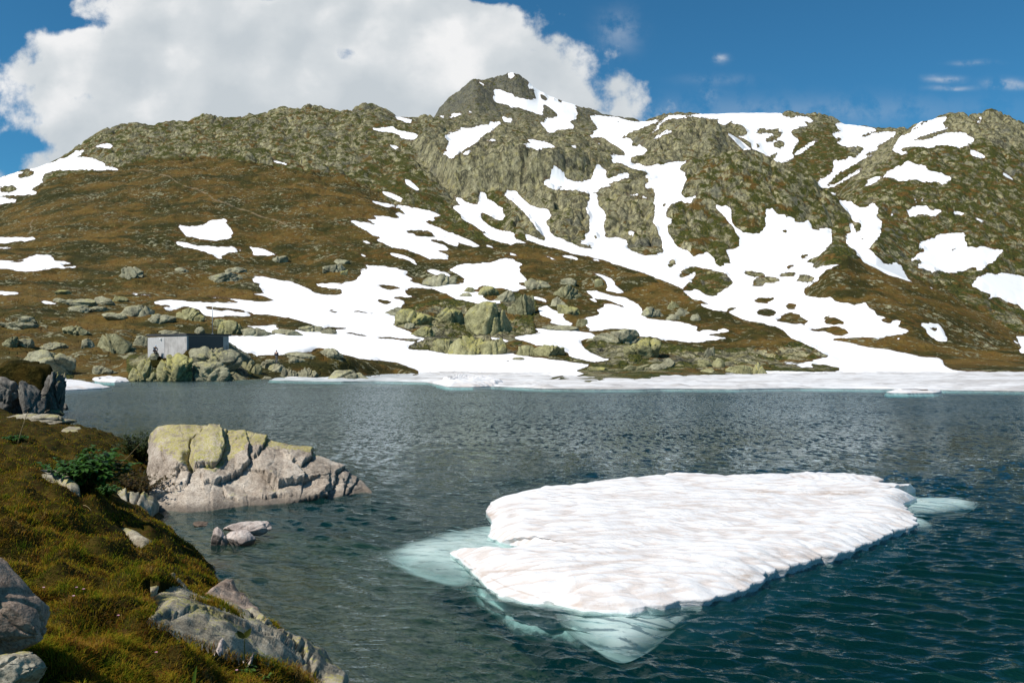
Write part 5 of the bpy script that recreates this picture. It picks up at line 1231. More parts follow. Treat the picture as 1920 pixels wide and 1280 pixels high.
near_rock(448, 1028, 56, 32, 'rounded stone under the flat slab stone in the shallows', M_ROCK['pink'], -0.05, block=.35, seed=8, dep=.8, sink=.25, name='stone', cat='stone', det=.6)
near_rock(373, 987, 30, 8, 'dark wet stone barely above the water near the turf edge', M_ROCK['corner'], -0.02, block=.4, seed=14, dep=.8, sink=.3, name='stone', cat='stone')
near_rock(287, 945, 60, 30, 'pale broken stone wedged at the foot of the big cracked shore rock', M_ROCK['hero'], 0.05, block=.6, seed=77, dep=.7, sink=.2, name='stone', cat='stone')

# ------------------------------------------------------------------ grass: short alpine turf, far too many blades to count
def grass(n, seed, h0, h1, w, near=2.2, far=44.0):
    r = np.random.default_rng(seed)
    t = r.random(n); pw = 0.55
    Y = (near ** -pw + t * (far ** -pw - near ** -pw)) ** (-1 / pw)
    u = r.uniform(-140, 760, n); X = (u - U0) / F * Y
    z, d = bank_base(X, Y)
    tus = 0.5 + 0.5 * perlin(X / 0.75, Y / 0.75, 50) + 0.35 * perlin(X / 0.25, Y / 0.25, 51)
    v = V0 - (z - H) * F / Y
    ok = (d > 0.14) & (z > 0.10) & (r.random(n) < 0.62 + 0.5 * np.clip(tus, 0, 1)) & (r.random(n) < 0.60 + 0.9 * np.clip(0.5 + perlin(X / 0.11, Y / 0.14, 52), 0, 1))
    for p in HOLES: ok &= ~inside(u, v, p)
    X, Y, z, d, tus = X[ok], Y[ok], z[ok], d[ok], tus[ok]; n = len(X)
    clump = 0.5 + 0.5 * perlin(X / 0.12, Y / 0.12, 52)
    hh = 0.8 * (h0 + (h1 - h0) * r.random(n) ** 1.6) * (0.55 + 0.7 * np.clip(tus, 0, 1.2)) * (0.6 + 0.6 * clump)
    hh *= np.clip(1.25 - Y / 60, .7, 1.2)
    az = r.uniform(0, 2 * math.pi, n); lean = r.uniform(0.35, 1.5, n)
    fx = 0.35 * perlin(X / .5, Y / .5, 53); fy = 0.35 * perlin(X / .5 + 7, Y / .5, 54) - 0.15
    dx = np.cos(az) * lean + fx; dy = np.sin(az) * lean + fy
    ww = w * (0.6 + 0.8 * r.random(n)) * np.clip(Y / 7.0, .8, 2.4)
    sx, sy = -np.sin(az) * ww, np.cos(az) * ww
    B = np.stack([X, Y, z - 0.008], -1)
    M1 = B + np.stack([dx * hh * .32, dy * hh * .32, hh * .62], -1)
    T = B + np.stack([dx * hh * .95, dy * hh * .95, hh * (1.0 - .18 * lean)], -1)
    S = np.stack([sx, sy, sx * 0], -1)
    V = np.stack([B - S, B + S, M1 + S * .7, M1 - S * .7, T], 1).reshape(-1, 3)
    i = np.arange(n)[:, None] * 5
    q = i + np.array([[0, 1, 2, 3]]); t3 = i + np.array([[3, 2, 4]])
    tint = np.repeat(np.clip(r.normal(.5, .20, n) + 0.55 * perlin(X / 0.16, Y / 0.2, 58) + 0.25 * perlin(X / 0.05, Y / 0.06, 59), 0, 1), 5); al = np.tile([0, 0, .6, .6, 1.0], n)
    return V, q, t3, tint, al
V1, q1, t1, k1, a1 = grass(760000, 5, 0.024, 0.082, 0.0025)
V2, q2, t2, k2, a2 = grass(14000, 6, 0.06, 0.14, 0.0016)
k = len(V1)
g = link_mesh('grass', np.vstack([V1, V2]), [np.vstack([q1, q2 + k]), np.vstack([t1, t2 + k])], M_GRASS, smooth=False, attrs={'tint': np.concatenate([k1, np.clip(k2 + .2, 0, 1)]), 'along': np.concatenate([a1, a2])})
tag(g, 'olive and rust coloured alpine grass covering the bank', 'grass', kind='stuff')

# ------------------------------------------------------------------ plants
def leaf_strip(P, wid, up):
    """a curved leaf along P with half widths wid, slightly folded; returns V, quads"""
    P = np.asarray(P); T = np.gradient(P, axis=0); S = np.cross(T, up); S /= np.linalg.norm(S, axis=1)[:, None] + 1e-9
    U = np.cross(S, T); U /= np.linalg.norm(U, axis=1)[:, None] + 1e-9
    w = np.asarray(wid)[:, None]
    V = np.stack([P - S * w + U * w * .35, P, P + S * w + U * w * .35], 1).reshape(-1, 3)
    return V, grid_faces(len(P), 3)
def join(parts):
    V = []; Q = []; T = []; k = 0
    for p in parts:
        V.append(p[0]); Q.append(p[1] + k)
        if len(p) > 2: T.append(p[2] + k)
        k += len(p[0])
    return np.vstack(V), [np.vstack(Q)] + ([np.vstack(T)] if T else [])
def bush(name, base, rad, hgt, n, label, cat, mat, seed, leaf=.05, lw=.022, part='foliage', parts=9):
    r = np.random.default_rng(seed); L = []; St = []
    for _ in range(n):
        a = r.uniform(0, 2 * math.pi); lean = r.random() ** .6; hh = hgt * r.uniform(.55, 1.0) * (1 - .35 * lean)
        tip = np.array([math.cos(a) * rad * lean, math.sin(a) * rad * lean, hh]); s = np.linspace(0, 1, 8)
        path = np.stack([tip[0] * s ** .8, tip[1] * s ** .8, hh * (1.25 * s - .25 * s * s)], -1)
        St.append(tube(path, np.linspace(.004, .0015, 8), 4))
        for j in range(parts):
            t = r.uniform(.25, 1.0); b = np.array([np.interp(t, s, path[:, k]) for k in range(3)])
            aa = a + r.uniform(-1.9, 1.9); q = np.linspace(0, 1, 5); ll = leaf * r.uniform(.6, 1.3) * (1.3 - .5 * t)
            lp = b + np.stack([math.cos(aa) * q * ll, math.sin(aa) * q * ll, (r.uniform(.1, .7) * q - .5 * q * q) * ll], -1)
            L.append(leaf_strip(lp, lw * np.array([.25, .85, 1.0, .7, .08]) * r.uniform(.7, 1.2), (0, 0, 1)))
    t = empty(name, base); tag(t, label, cat)
    V, Fc = join(L); link_mesh(part, V, Fc, mat, t)
    V, Fc = join(St); link_mesh('stems', V, Fc, M_SHRUB, t)
    return t
bush('leafy_plant', bank_hit(165, 922), .62, .62, 90, 'dense dark green leafy plant growing in the turf beside the lichened flat stone', 'plant', M_LEAF, 3, .13, .040)
bush('leafy_plant', bank_hit(205, 930), .20, .20, 22, 'low dark green leafy sprout below the dense leafy plant', 'plant', M_LEAF, 13, .08, .025)
bush('shrub', bank_hit(272, 868) + np.array([-.1, 0, 0]), .70, .95, 110, 'small dark shrub growing against the end of the big cracked shore rock', 'shrub', M_SHRUB, 4, .10, .035)
bush('shrub', bank_hit(258, 930), .75, .60, 110, 'rusty dwarf shrub hanging over the stones beside the big cracked shore rock', 'shrub', M_GRASS2, 5, .08, .022)
bush('leafy_plant', bank_hit(462, 1262), .07, .06, 12, 'little round leaved rosette at the foot of the sprouting stem', 'plant', M_LEAF2, 7, .035, .014, parts=4)
bush('leafy_plant', bank_hit(497, 1274), .05, .05, 8, 'tiny clover-like plant next to the round leaved rosette', 'plant', M_LEAF2, 8, .025, .012, parts=4)
bush('leafy_plant', bank_hit(30, 830), .28, .12, 30, 'low pale herb at the foot of the leaning dry stalk', 'plant', M_LEAF, 9, .07, .025)
def stalk(name, a, b, bend, rad, label, mat):
    A = bank_hit(*a); B = at_y(*b, A[1] - .05); s = np.linspace(0, 1, 12)[:, None]
    P = A + (B - A) * s + np.array([0, 0, bend]) * (4 * s * (1 - s)); P = P - A
    V, qd, t3 = tube(P, np.linspace(rad, rad * .45, 12), 5); o = link_mesh(name, V, [qd, t3], mat); o.location = A
    return tag(o, label, 'dry stalk')
stalk('dry_stalk', (33, 832), (52, 772), .03, .011, 'pale dry stalk standing against the bluff', M_STRAW)
stalk('dry_stalk', (200, 892), (262, 832), -.03, .007, 'long tan dry stalk arching from the leafy plant to the shrub', M_STRAW)
stalk('dry_stalk', (157, 951), (172, 958), .02, .004, 'short bent straw lying in turf below the leafy plant', M_STRAW)
# the sprouting stem with its pair of leaves
t = empty('sprouting_plant', bank_hit(459, 1258)); tag(t, 'single upright stem with two broad leaves at its tip, in front of the speckled slab', 'plant')
B = np.array(t.location[:]); k = B[1] / F; hs = 62 * k
V, qd, t3 = tube(np.stack([np.linspace(0, .002, 8), np.zeros(8), np.linspace(0, hs, 8)], -1), .0032, 6); link_mesh('stem', V, [qd, t3], M_SHRUB, t)
for dx, dz, dy in ((13, 20, -.01), (-12, 16, -.02), (3, 12, .03), (-20, 8, .02)):
    s = np.linspace(0, 1, 7)[:, None]; tip = np.array([dx * k, dy, dz * k])
    P = np.array([.002, 0, hs - .004]) + tip * s + np.array([dx * k * .3, 0, 0]) * s * (1 - s)
    V, qd = leaf_strip(P, 5.2 * k * np.array([.15, .6, .95, 1, .85, .5, .05]), (0, -1, .4)); link_mesh('leaf', V, [qd], M_SHRUB, t)
P0 = bank_hit(363, 1292); k = P0[1] / F; s = np.linspace(0, 1, 7)[:, None]
V, qd = leaf_strip(np.array([6, 0, 42]) * k * s + np.array([-6, 0, 0]) * k * s * (1 - s), 3.6 * k * np.array([.8, 1, 1, .9, .8, .5, .05]), (0, -1, .2))
o = link_mesh('grass_blade', V, [qd], M_LEAF2); o.location = P0; tag(o, 'single broad bright green blade standing up at the picture\'s lower edge', 'plant')
# pink flowers dotted through the grass
def flower(base, size, seed, label):
    r = np.random.default_rng(seed); t = empty('pink_flower', base); tag(t, label, 'flower', 'small pink flowers in the grass')
    hgt = .06; V, qd, t3 = tube([(0, 0, 0), (.003, 0, hgt * .5), (.004, -.004, hgt)], .0015, 4); link_mesh('stem', V, [qd, t3], M_SHRUB, t)
    L = []
    for j in range(6):
        a = j * math.pi / 3 + r.uniform(-.2, .2); s = np.linspace(0, 1, 4)[:, None]
        L.append(leaf_strip(np.array([.004, -.004, hgt]) + np.array([math.cos(a) * size, math.sin(a) * size - size * .3, size * .5]) * s, size * np.array([.2, .5, .55, .2]), (0, -.4, 1)))
    V, Fc = join(L); link_mesh('petals', V, Fc, M_PETAL, t)
for i, (u, v, lab) in enumerate(((81, 1122, 'pink flower in grass just above the corner boulder'), (144, 1117, 'pale pink flower halfway between corner boulder and slab'), (157, 1130, 'pink flower paired with a paler one above it'), (137, 1140, 'whitish pink flower lowest of the little group near the corner boulder'), (293, 1242, 'pale pink flower in grass below the speckled slab'), (221, 1173, 'tiny pink flower between the corner boulder and the slab tip'), (443, 1274, 'pink flower beside the rosette at the lower picture edge'))):
    flower(bank_hit(u, v), .009, i, lab)

# ------------------------------------------------------------------ the concrete hut and its mast
def prism(poly, z0, z1):
    n = len(poly); V = [(x, y, z0) for x, y in poly] + [(x, y, z1) for x, y in poly]
    return np.array(V), [np.array([[i, (i + 1) % n, n + (i + 1) % n, n + i] for i in range(n)]), np.array([list(range(n))[::-1], list(range(n, 2 * n))])]
cor = at_y(350, 627, 110.0); lef = at_y(277, 632, 114.0); rig = at_y(429, 629.5, 113.6)
ztop, zlow = cor[2], 2.6
zl = lef[2]
C2, L2, R2 = cor[:2], lef[:2], rig[:2]; B2 = L2 + R2 - C2
hut = empty('hut', (C2[0], C2[1], zlow)); tag(hut, 'low flat roofed grey concrete hut standing among rocks on the far shore', 'hut')
def hutpart(name, V, Fc, mat):
    o = link_mesh(name, V - np.array([C2[0], C2[1], zlow]), Fc, mat, hut, smooth=False); return o
V, Fc = prism([tuple(C2), tuple(R2), tuple(B2), tuple(L2)], zlow, ztop - .12); V[7, 2] = V[6, 2] = zl - .12 + (ztop - zl) * .3; hutpart('wall', V, Fc, M_CONC)
ex = (L2 - C2) / np.linalg.norm(L2 - C2); ey = (R2 - C2) / np.linalg.norm(R2 - C2)
o4 = [C2 - ex * .12 - ey * .10, R2 - ex * .12 + ey * .28, B2 + ex * .1 + ey * .28, L2 + ex * .1 - ey * .10]
V, Fc = prism([tuple(p) for p in o4], ztop - .12, ztop + .13); hutpart('roof', V, Fc, M_ROOF)
def facade(a, b, z0, z1, proud, base, e1, nrm, name, mat):
    p = [base + e1 * a + nrm * proud, base + e1 * b + nrm * proud, base + e1 * b + nrm * .001, base + e1 * a + nrm * .001]
    V, Fc = prism([tuple(x) for x in p], z0, z1); return hutpart(name, V, Fc, mat)
nl = np.array([-ey[0], -ey[1]]); wl = np.linalg.norm(L2 - C2)
facade(wl * .56, wl * .985, zlow + .2, ztop - .35, .03, C2, ex, nl, 'wall_panel', M_PANEL)
facade(wl * .03, wl * .50, zlow + .2, ztop - .42, .02, C2, ex, nl, 'wall_panel', M_CONC)
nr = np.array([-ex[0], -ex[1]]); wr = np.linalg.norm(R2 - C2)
facade(wr * .04, wr * .86, zlow + .2, ztop - .18, .03, C2, ey, nr, 'wall_panel', M_PORCH_SHADE)  # flat dark sheet: the porch recess's shade is put into its colour
lp = C2 + ex * wl * .64 + nl * .12
V, T = ico(2); lamp = link_mesh('lamp', V * np.array([.14, .12, .12]) + np.array([lp[0], lp[1], ztop - .52]) - np.array([C2[0], C2[1], zlow]), [T], M_LAMP, hut)
V, Fc = prism([tuple(lp + np.array(p)) for p in ((-.05, -.0), (.05, -.0), (.05, .12), (-.05, .12))], ztop - .62, ztop - .38); link_mesh('bracket', V - np.array([lp[0], lp[1], ztop - .52]), Fc, M_STEEL, lamp, smooth=False).location = (lp[0] - C2[0], lp[1] - C2[1], ztop - .52 - zlow)
mb = at_y(398.5, 628, 113.0); mb[2] = ztop + .12
mast = empty('mast', mb); tag(mast, 'thin grey metal antenna mast rising from the roof of the concrete hut', 'mast')
mh = at_y(398.5, 570, mb[1])[2] - mb[2]
V, qd, t3 = tube([(0, 0, -.02), (0, 0, mh * .6), (0, 0, mh)], [.055, .045, .025], 8); link_mesh('pole', V, [qd, t3], M_STEEL, mast)
V, Fc = prism([(-.15, -.15), (.15, -.15), (.15, .15), (-.15, .15)], 0, .08); link_mesh('base_plate', V, Fc, M_STEEL, mast, smooth=False)

# ------------------------------------------------------------------ the two people on the far shore
def skinned(name, joints, bones, mat, parent, sub=2, root='pelvis'):
    """one continuous body grown from a skeleton of joints {name: (x, y, z, rx, ry)}"""
    keys = list(joints); me = bpy.data.meshes.new(name)
    me.from_pydata([joints[k][:3] for k in keys], [(keys.index(a), keys.index(b)) for a, b in bones], []); me.update()
    o = bpy.data.objects.new(name, me); COL.objects.link(o); o.parent = parent
    sk = o.modifiers.new('skin', 'SKIN'); sk.use_smooth_shade = True
    for i, kk in enumerate(keys):
        sv = me.skin_vertices[0].data[i]; j = joints[kk]; sv.radius = (j[3], j[4] if len(j) > 4 else j[3]); sv.use_root = (kk == root)
    ss = o.modifiers.new('smooth', 'SUBSURF'); ss.levels = sub; ss.render_levels = sub
    me.materials.append(mat)
    return o
def person(base, heading, J, label, top, legs, head_cover, hair):
    t = empty('person', base); t.rotation_euler = (0, 0, heading); tag(t, label, 'person')
    B = []
    def chain(*a): B.extend(zip(a[:-1], a[1:]))
    for s in 'lr':
        w = J['wrist_' + s]; e_ = J['elbow_' + s]; d = Vector(w[:3]) - Vector(e_[:3]); d.normalize()
        side = d.cross(Vector((0, 1, 0.2))); side.normalize(); n = d.cross(side)
        J['palm_' + s] = (*(Vector(w[:3]) + d * .075), .026, .013)
        for i, (off, L) in enumerate(((-.027, .070), (-.009, .082), (.009, .076), (.027, .058))):
            a = Vector(w[:3]) + d * .09 + side * off; b = a + d * L * .5 + n * .008; c = a + d * L * .9 + n * .03
            J[f'k{i}{s}'] = (*a, .0095); J[f'm{i}{s}'] = (*b, .0088); J[f't{i}{s}'] = (*c, .0075); chain('palm_' + s, f'k{i}{s}', f'm{i}{s}', f't{i}{s}')
        a = Vector(w[:3]) + d * .035 - side * .035; b = a + d * .035 - side * .012
        J['th1' + s] = (*a, .011); J['th2' + s] = (*b, .009)
        chain('shoulder_' + s, 'elbow_' + s, 'wrist_' + s, 'palm_' + s); chain('wrist_' + s, 'th1' + s, 'th2' + s)
        chain('pelvis', 'hip_' + s, 'knee_' + s, 'ankle_' + s, 'toe_' + s); chain('chest', 'shoulder_' + s)
    chain('pelvis', 'waist', 'chest', 'neck', 'skull', 'crown'); 
    body = skinned('body', J, B, M_SKIN, t)
    # clothing: slightly larger shells over the same skeleton
    def shell(name, keep, grow, mat, root):
        K = {k: (*J[k][:3], *(x + grow for x in J[k][3:])) for k in keep}; return skinned(name, K, [b for b in B if b[0] in K and b[1] in K], mat, t, root=root)
    shell('jacket', ['pelvis', 'waist', 'chest', 'shoulder_l', 'elbow_l', 'wrist_l', 'shoulder_r', 'elbow_r', 'wrist_r'], .022, top, 'waist')
    shell('trousers', ['waist', 'pelvis', 'hip_l', 'knee_l', 'ankle_l', 'hip_r', 'knee_r', 'ankle_r'], .018, legs, 'pelvis')
    for s in 'lr':
        a = Vector(J['ankle_' + s][:3]); b = Vector(J['toe_' + s][:3]); d = b - a
        skinned('boot', {'top': (*(a + Vector((0, 0, .06))), .055), 'heel': (*(a - d * .2 + Vector((0, 0, -.035))), .05), 'tip': (*(b + d * .12 + Vector((0, 0, .005))), .045, .04)}, [('top', 'heel'), ('heel', 'tip')], M_BLACK, t, root='heel')
    sk = Vector(J['skull'][:3]); cr = Vector(J['crown'][:3]); up = (cr - sk).normalized(); fwd = Vector((0, -1, 0)); fwd = (fwd - up * fwd.dot(up)).normalized(); rt = fwd.cross(up)
    Mx = np.array([rt[:], fwd[:], up[:]])
    V, T = ico(3)
    cap = V * np.array([.088, .105, .10]); cap = cap[:, :] + np.array([0, -.012, .035]); cap[:, 2] = np.maximum(cap[:, 2], .035 - .02 * (cap[:, 1] < -.03) - .05 * (cap[:, 1] < -.06))
    if head_cover:
        V2 = cap.copy(); f = (V[:, 1] > .55) & (V[:, 2] < .35); V2[f, 1] += .06; V2[f, 2] = .03
        link_mesh('cap', V2 @ Mx + np.array(sk[:]), [T], M_CAP, t)
    else:
        link_mesh('hair', cap @ Mx + np.array(sk[:]), [T], hair, t)
    for s in (-1, 1):
        link_mesh('eye', (V * .012 + np.array([s * .032, .086, .012])) @ Mx + np.array(sk[:]), [T], M_HAIR, t)
    return t
def stand():
    J = {'pelvis': (0, 0, .95, .135, .10), 'waist': (0, .01, 1.10, .125, .095), 'chest': (0, .01, 1.36, .155, .105), 'neck': (0, -.005, 1.51, .055), 'skull': (0, -.02, 1.62, .078, .09), 'crown': (0, -.015, 1.70, .06, .07)}
    for s, k in (('l', -1), ('r', 1)):
        J['shoulder_' + s] = (k * .20, .01, 1.42, .06); J['elbow_' + s] = (k * .27, .05, 1.15, .046); J['wrist_' + s] = (k * .23, -.12, .98, .030)
        J['hip_' + s] = (k * .10, 0, .90, .095); st = -.10 if k > 0 else .12
        J['knee_' + s] = (k * .105, -.03 + st * .5, .50, .06); J['ankle_' + s] = (k * .105, st, .09, .042); J['toe_' + s] = (k * .12, st - .15, .04, .036)
    return J
pb = at_y(518.5, 681, 117.2); gz = ground(pb[0], pb[1]); pb[2] = max(pb[2], gz) if abs(pb[2] - gz) < 1.2 else pb[2]
PERSON_A = pb
person(pb, math.radians(160), stand(), 'person in a dark navy jacket and grey trousers walking on the shore before the snowfield', M_NAVY, M_GREYCLOTH, False, M_HAIR)
def crouch():
    J = {'pelvis': (0, .18, .42, .135, .10), 'waist': (0, .10, .56, .125, .10), 'chest': (0, -.08, .80, .15, .11), 'neck': (0, -.19, .93, .055), 'skull': (0, -.27, 1.02, .078, .09), 'crown': (0, -.29, 1.10, .06, .07)}
    for s, k in (('l', -1), ('r', 1)):
        J['shoulder_' + s] = (k * .20, -.10, .84, .06); J['elbow_' + s] = (k * .26, -.25, .60, .046); J['wrist_' + s] = (k * .14, -.46, .52, .030)
        J['hip_' + s] = (k * .10, .16, .40, .095); J['knee_' + s] = (k * .16, -.28, .48, .062); J['ankle_' + s] = (k * .15, -.18, .09, .042); J['toe_' + s] = (k * .17, -.34, .04, .036)
    return J
pb = at_y(290, 664, 112.0); PERSON_B = pb
person(pb, math.radians(55), crouch(), 'person in a dark blue top and pale blue cap bent forward by the hut wall', M_BLUE, M_BROWN, True, M_HAIR)
# a flat stone seat under the sitting person
V, T = rock_shape(5, 3, .6); lo_, hi_ = V.min(0), V.max(0); V = (V - lo_) / (hi_ - lo_) - np.array([.5, .5, 1.0])
st = link_mesh('stone', V * np.array([1.1, 1.0, 1.6]), [T], M_ROCK['grey'], attrs={'lichen': np.zeros(len(V))}); st.location = (pb[0] - .1, pb[1] + .25, pb[2] + .30)
tag(st, 'flat stone carrying the person who sits by the hut wall', 'stone')
V, T = rock_shape(6, 4, .4); lo_, hi_ = V.min(0), V.max(0); V = (V - lo_) / (hi_ - lo_) - np.array([.5, .5, 1.0])
st = link_mesh('turf_mound', V * np.array([9.0, 5.0, 3.4]), [T], M_FARTURF, attrs={'lichen': np.zeros(len(V))}); st.location = (pb[0] + 1.6, pb[1] + 1.2, pb[2] + .04)
tag(st, 'low dark turf mound in front of the lit hut wall', 'mound')
st = link_mesh('turf_mound', V * np.array([6.5, 4.0, 4.0]), [T], M_FARTURF, attrs={'lichen': np.zeros(len(V))}); st.location = tuple(at_y(368, 653, 109.3))
tag(st, 'dark turf slope rising against the shaded hut wall', 'mound')
V, T = rock_shape(9, 4, .3); lo_, hi_ = V.min(0), V.max(0); V = (V - lo_) / (hi_ - lo_) - np.array([.5, .5, 1.0])
st = link_mesh('boulder', V * np.array([2.6, 2.0, 3.0]), [T], M_ROCK['grey'], attrs={'lichen': np.zeros(len(V))}); st.location = (PERSON_A[0] + .1, PERSON_A[1], PERSON_A[2] + .03)
tag(st, 'pale boulder that the standing walker stands on', 'boulder')
# ------------------------------------------------------------------ sun, sky and camera
SUN_EL, SUN_AZ = 50.0, -124.0      # elevation; direction from +Y, clockwise seen from above
el, az = math.radians(SUN_EL), math.radians(SUN_AZ)
sdir = Vector((math.sin(az) * math.cos(el), math.cos(az) * math.cos(el), math.sin(el)))
sun = bpy.data.lights.new('sun', 'SUN'); sun.energy = 4.9; sun.angle = math.radians(0.5); sun.color = (1.0, 0.955, 0.89)
so = bpy.data.objects.new('sun', sun); COL.objects.link(so); so.rotation_euler = sdir.to_track_quat('Z', 'Y').to_euler(); so.location = (0, 0, 400)
world = bpy.data.worlds.new('World'); scene.world = world; world.use_nodes = True
wt = world.node_tree; wt.nodes.clear(); N = NT(wt)
sky = N.n('ShaderNodeTexSky', sky_type='NISHITA', sun_disc=False, sun_elevation=el, sun_rotation=az, altitude=2100.0, air_density=1.0, dust_density=0.3, ozone_density=2.0)
D = N.n('ShaderNodeTexCoord').outputs['Generated']
skyc = N.mix(1.0, sky.outputs[0], (0.28, 0.76, 0.90), 'MULTIPLY')
sx = N.n('ShaderNodeSeparateXYZ', {0: D}); dx, dy, dzz = sx.outputs
iy = N.math('DIVIDE', 1.0, N.math('MAXIMUM', dy, 0.15))
px = N.math('ADD', N.math('MULTIPLY', dx, iy), 0.0); pz = N.math('MULTIPLY', dzz, iy)      # position on the far cloud bank
Q = N.n('ShaderNodeCombineXYZ', {0: px, 1: pz, 2: 0.0}).outputs[0]
w1 = N.n('ShaderNodeTexNoise', {'Vector': Q, 'Scale': 9.0, 'Detail': 7.0, 'Roughness': 0.62}, noise_dimensions='2D').outputs['Fac']
w2 = N.n('ShaderNodeTexNoise', {'Vector': N.vmath('ADD', Q, (3.1, 7.7, 0)), 'Scale': 30.0, 'Detail': 5.0, 'Roughness': 0.62}, noise_dimensions='2D').outputs['Fac']
def puff(off, sc):
    v = N.n('ShaderNodeTexVoronoi', {'Vector': N.vmath('ADD', N.vmath('ADD', Q, N.vmath('MULTIPLY', N.n('ShaderNodeTexNoise', {'Vector': Q, 'Scale': 14.0, 'Detail': 4.0}, noise_dimensions='2D').outputs['Color'], (0.05, 0.05, 0))), off), 'Scale': sc, 'Smoothness': 0.6}, feature='SMOOTH_F1', voronoi_dimensions='2D')
    return v.outputs['Distance']
p1 = puff((0, 0, 0), 13.0); p1b = puff((0.010, -0.016, 0), 13.0); p2 = puff((0.3, 0.2, 0), 33.0)
def fcurve(x, lo, hi, stops, vlo, vhi):
    nd = N.n('ShaderNodeFloatCurve', {'Value': N.n('ShaderNodeMapRange', {0: x, 1: lo, 2: hi}).outputs[0]})
    c = nd.mapping.curves[0]
    while len(c.points) < len(stops): c.points.new(0.5, 0.5)
    for i, (a, b) in enumerate(stops):
        c.points[i].location = ((a - lo) / (hi - lo), (b - vlo) / (vhi - vlo)); c.points[i].handle_type = 'AUTO'
    nd.mapping.update()
    return N.n('ShaderNodeMapRange', {0: nd.outputs[0], 1: 0.0, 2: 1.0, 3: vlo, 4: vhi}).outputs[0]
def e(v): return (V0 - v) / F
def a(u): return (u - U0) / F
LEFT = [(330, -60), (300, 8), (270, 26), (245, 20), (215, 50), (180, 34), (140, 8), (110, 6), (85, 22), (62, 75), (35, 120), (0, 138), (-120, 150)]
RIGHT = [(260, 1262), (215, 1262), (190, 1245), (160, 1192), (140, 1150), (110, 1118), (80, 1090), (50, 1068), (20, 1025), (0, 985), (-40, 950), (-120, 900)]
lo, hi = e(330), e(-120)
lc = fcurve(pz, lo, hi, [(e(v), a(u)) for v, u in LEFT], -0.65, 0.20)
rc = fcurve(pz, lo, hi, [(e(v), a(u)) for v, u in RIGHT], -0.20, 0.30)
field = N.math('MINIMUM', N.math('SUBTRACT', px, lc), N.math('SUBTRACT', rc, px))
field = N.math('MINIMUM', field, 0.12)
def gap(u, v, ru, rv, amt):
    d = N.vmath('MULTIPLY', N.vmath('SUBTRACT', Q, (a(u), e(v), 0)), (F / ru, F / rv, 0))
    return N.math('MULTIPLY', N.math('POWER', 2.718, N.math('MULTIPLY', N.vmath('DOT_PRODUCT', d, d), -1.0)), amt)
for g in ((512, -6, 60, 16, 0.13), (655, 102, 40, 26, 0.105), (905, -10, 60, 16, 0.11), (60, 272, 40, 14, 0.08), (150, 45, 40, 14, 0.07), (540, 165, 30, 14, 0.07)):
    field = N.math('SUBTRACT', field, gap(*g))
nz = N.math('ADD', N.math('MULTIPLY', N.math('SUBTRACT', 0.42, p1), 0.075), N.math('ADD', N.math('MULTIPLY', N.math('SUBTRACT', w1, 0.5), 0.19), N.math('ADD', N.math('MULTIPLY', N.math('SUBTRACT', w2, 0.5), 0.085), N.math('MULTIPLY', N.math('SUBTRACT', 0.4, p2), 0.05))))
dens = N.math('ADD', field, nz)
alpha = N.step(dens, -0.016, 0.040)
lit = N.math('MULTIPLY', N.math('SUBTRACT', p1b, p1), 3.0)
edge = N.step(dens, 0.115, 0.0)
big = N.n('ShaderNodeTexNoise', {'Vector': N.vmath('MULTIPLY', Q, (1, 1.5, 1)), 'Scale': 5.5, 'Detail': 5.0, 'Roughness': 0.58}, noise_dimensions='2D').outputs['Fac']
br = N.math('ADD', N.math('ADD', N.math('ADD', 0.38, N.math('MULTIPLY', N.math('SUBTRACT', w1, 0.5), 0.9)), N.math('MULTIPLY', lit, 0.45)), N.math('ADD', N.math('MULTIPLY', edge, 0.20), N.math('MULTIPLY', N.math('SUBTRACT', big, 0.5), 1.35)))
cloudc = N.ramp(br, [(0.05, (4.9, 5.35, 5.7)), (0.5, (5.8, 6.15, 6.4)), (0.95, (7.7, 7.75, 7.8))])
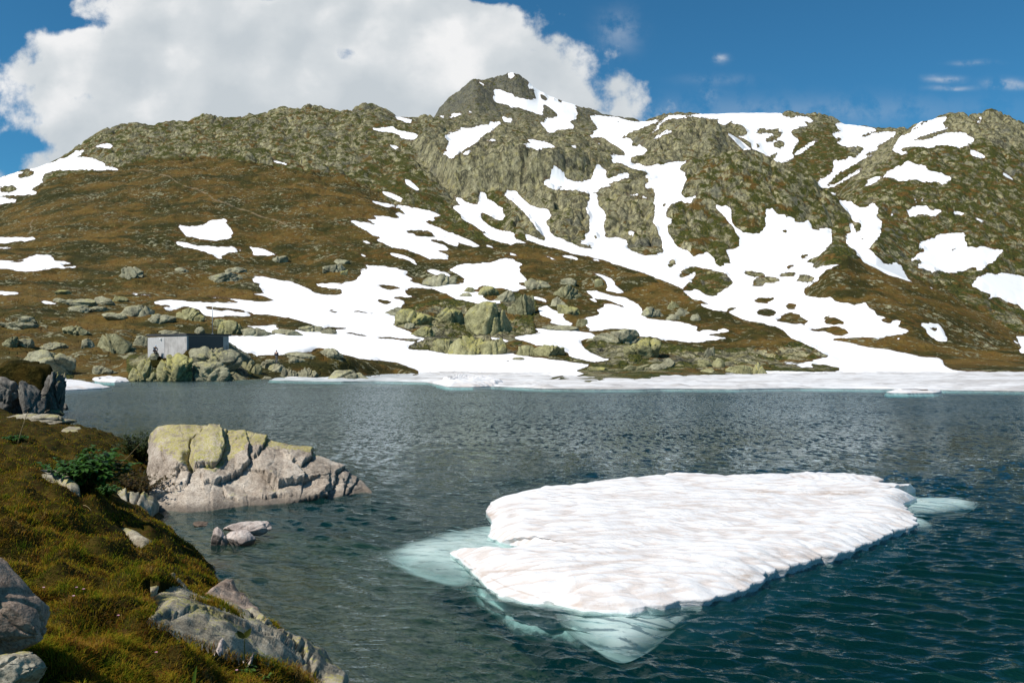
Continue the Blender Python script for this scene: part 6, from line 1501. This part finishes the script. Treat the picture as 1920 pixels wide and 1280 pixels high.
def wisp(u, v, ru, rv, amt):
    d = N.vmath('MULTIPLY', N.vmath('SUBTRACT', N.vmath('ADD', Q, N.vmath('MULTIPLY', N.n('ShaderNodeTexNoise', {'Vector': N.vmath('MULTIPLY', Q, (1, 3, 1)), 'Scale': 20.0, 'Detail': 4.0}, noise_dimensions='2D').outputs['Color'], (0.02, 0.008, 0))), (a(u) + 0.01, e(v) + 0.004, 0)), (F / ru, F / rv, 0))
    return N.math('MULTIPLY', N.math('POWER', 2.718, N.math('MULTIPLY', N.vmath('DOT_PRODUCT', d, d), -1.0)), amt)
ws = None
for g in ((1768, 148, 30, 6, 0.7), (1785, 165, 34, 4, 0.6), (1890, 158, 34, 8, 0.7), (1350, 110, 13, 7, 0.75), (1330, 178, 16, 14, 0.30), (1340, 150, 60, 10, 0.16), (1820, 118, 34, 5, 0.30), (1500, 210, 330, 26, 0.22), (1160, 60, 34, 34, 0.35)):
    x = wisp(*g); ws = x if ws is None else N.math('ADD', ws, x)
ws = N.math('MULTIPLY', ws, N.step(w2, 0.30, 0.62), clamp=True)
skyc = N.mix(ws, skyc, (4.6, 5.2, 6.0))
# other clouds all round the sky, behind and beside the camera
oth = N.noise(N.vmath('MULTIPLY', D, (1, 1, 2.2)), 2.6, 7, 0.58)
back = N.math('MULTIPLY', N.step(oth, 0.61, 0.71), N.step(dy, 0.30, 0.05))
front = N.math('MULTIPLY', alpha, N.step(dy, 0.15, 0.40))
skyc = N.mix(back, skyc, (5.6, 6.0, 6.4))
skyc = N.mix(front, skyc, cloudc)
bg = N.n('ShaderNodeBackground', {'Color': skyc, 'Strength': 0.1})
wo = wt.nodes.new('ShaderNodeOutputWorld'); wt.links.new(bg.outputs[0], wo.inputs['Surface'])
cam = bpy.data.cameras.new('camera'); co = bpy.data.objects.new('camera', cam); COL.objects.link(co); scene.camera = co
cam.sensor_width = 36.0; cam.lens = 36.0 * F / 1920.0; cam.shift_y = (V0 - 640.0) / 1920.0
cam.clip_start = 0.1; cam.clip_end = 20000.0
co.location = (0, 0, H); co.rotation_euler = (math.radians(90), 0, 0)
scene.view_settings.view_transform = 'Standard'; scene.view_settings.look = 'None'; scene.view_settings.exposure = 0.2; scene.view_settings.gamma = 1.0
scene.cycles.max_bounces = 6; scene.cycles.sample_clamp_indirect = 6.0; scene.cycles.sample_clamp_direct = 12.0; scene.cycles.transparent_max_bounces = 8; scene.cycles.caustics_reflective = False; scene.cycles.caustics_refractive = False
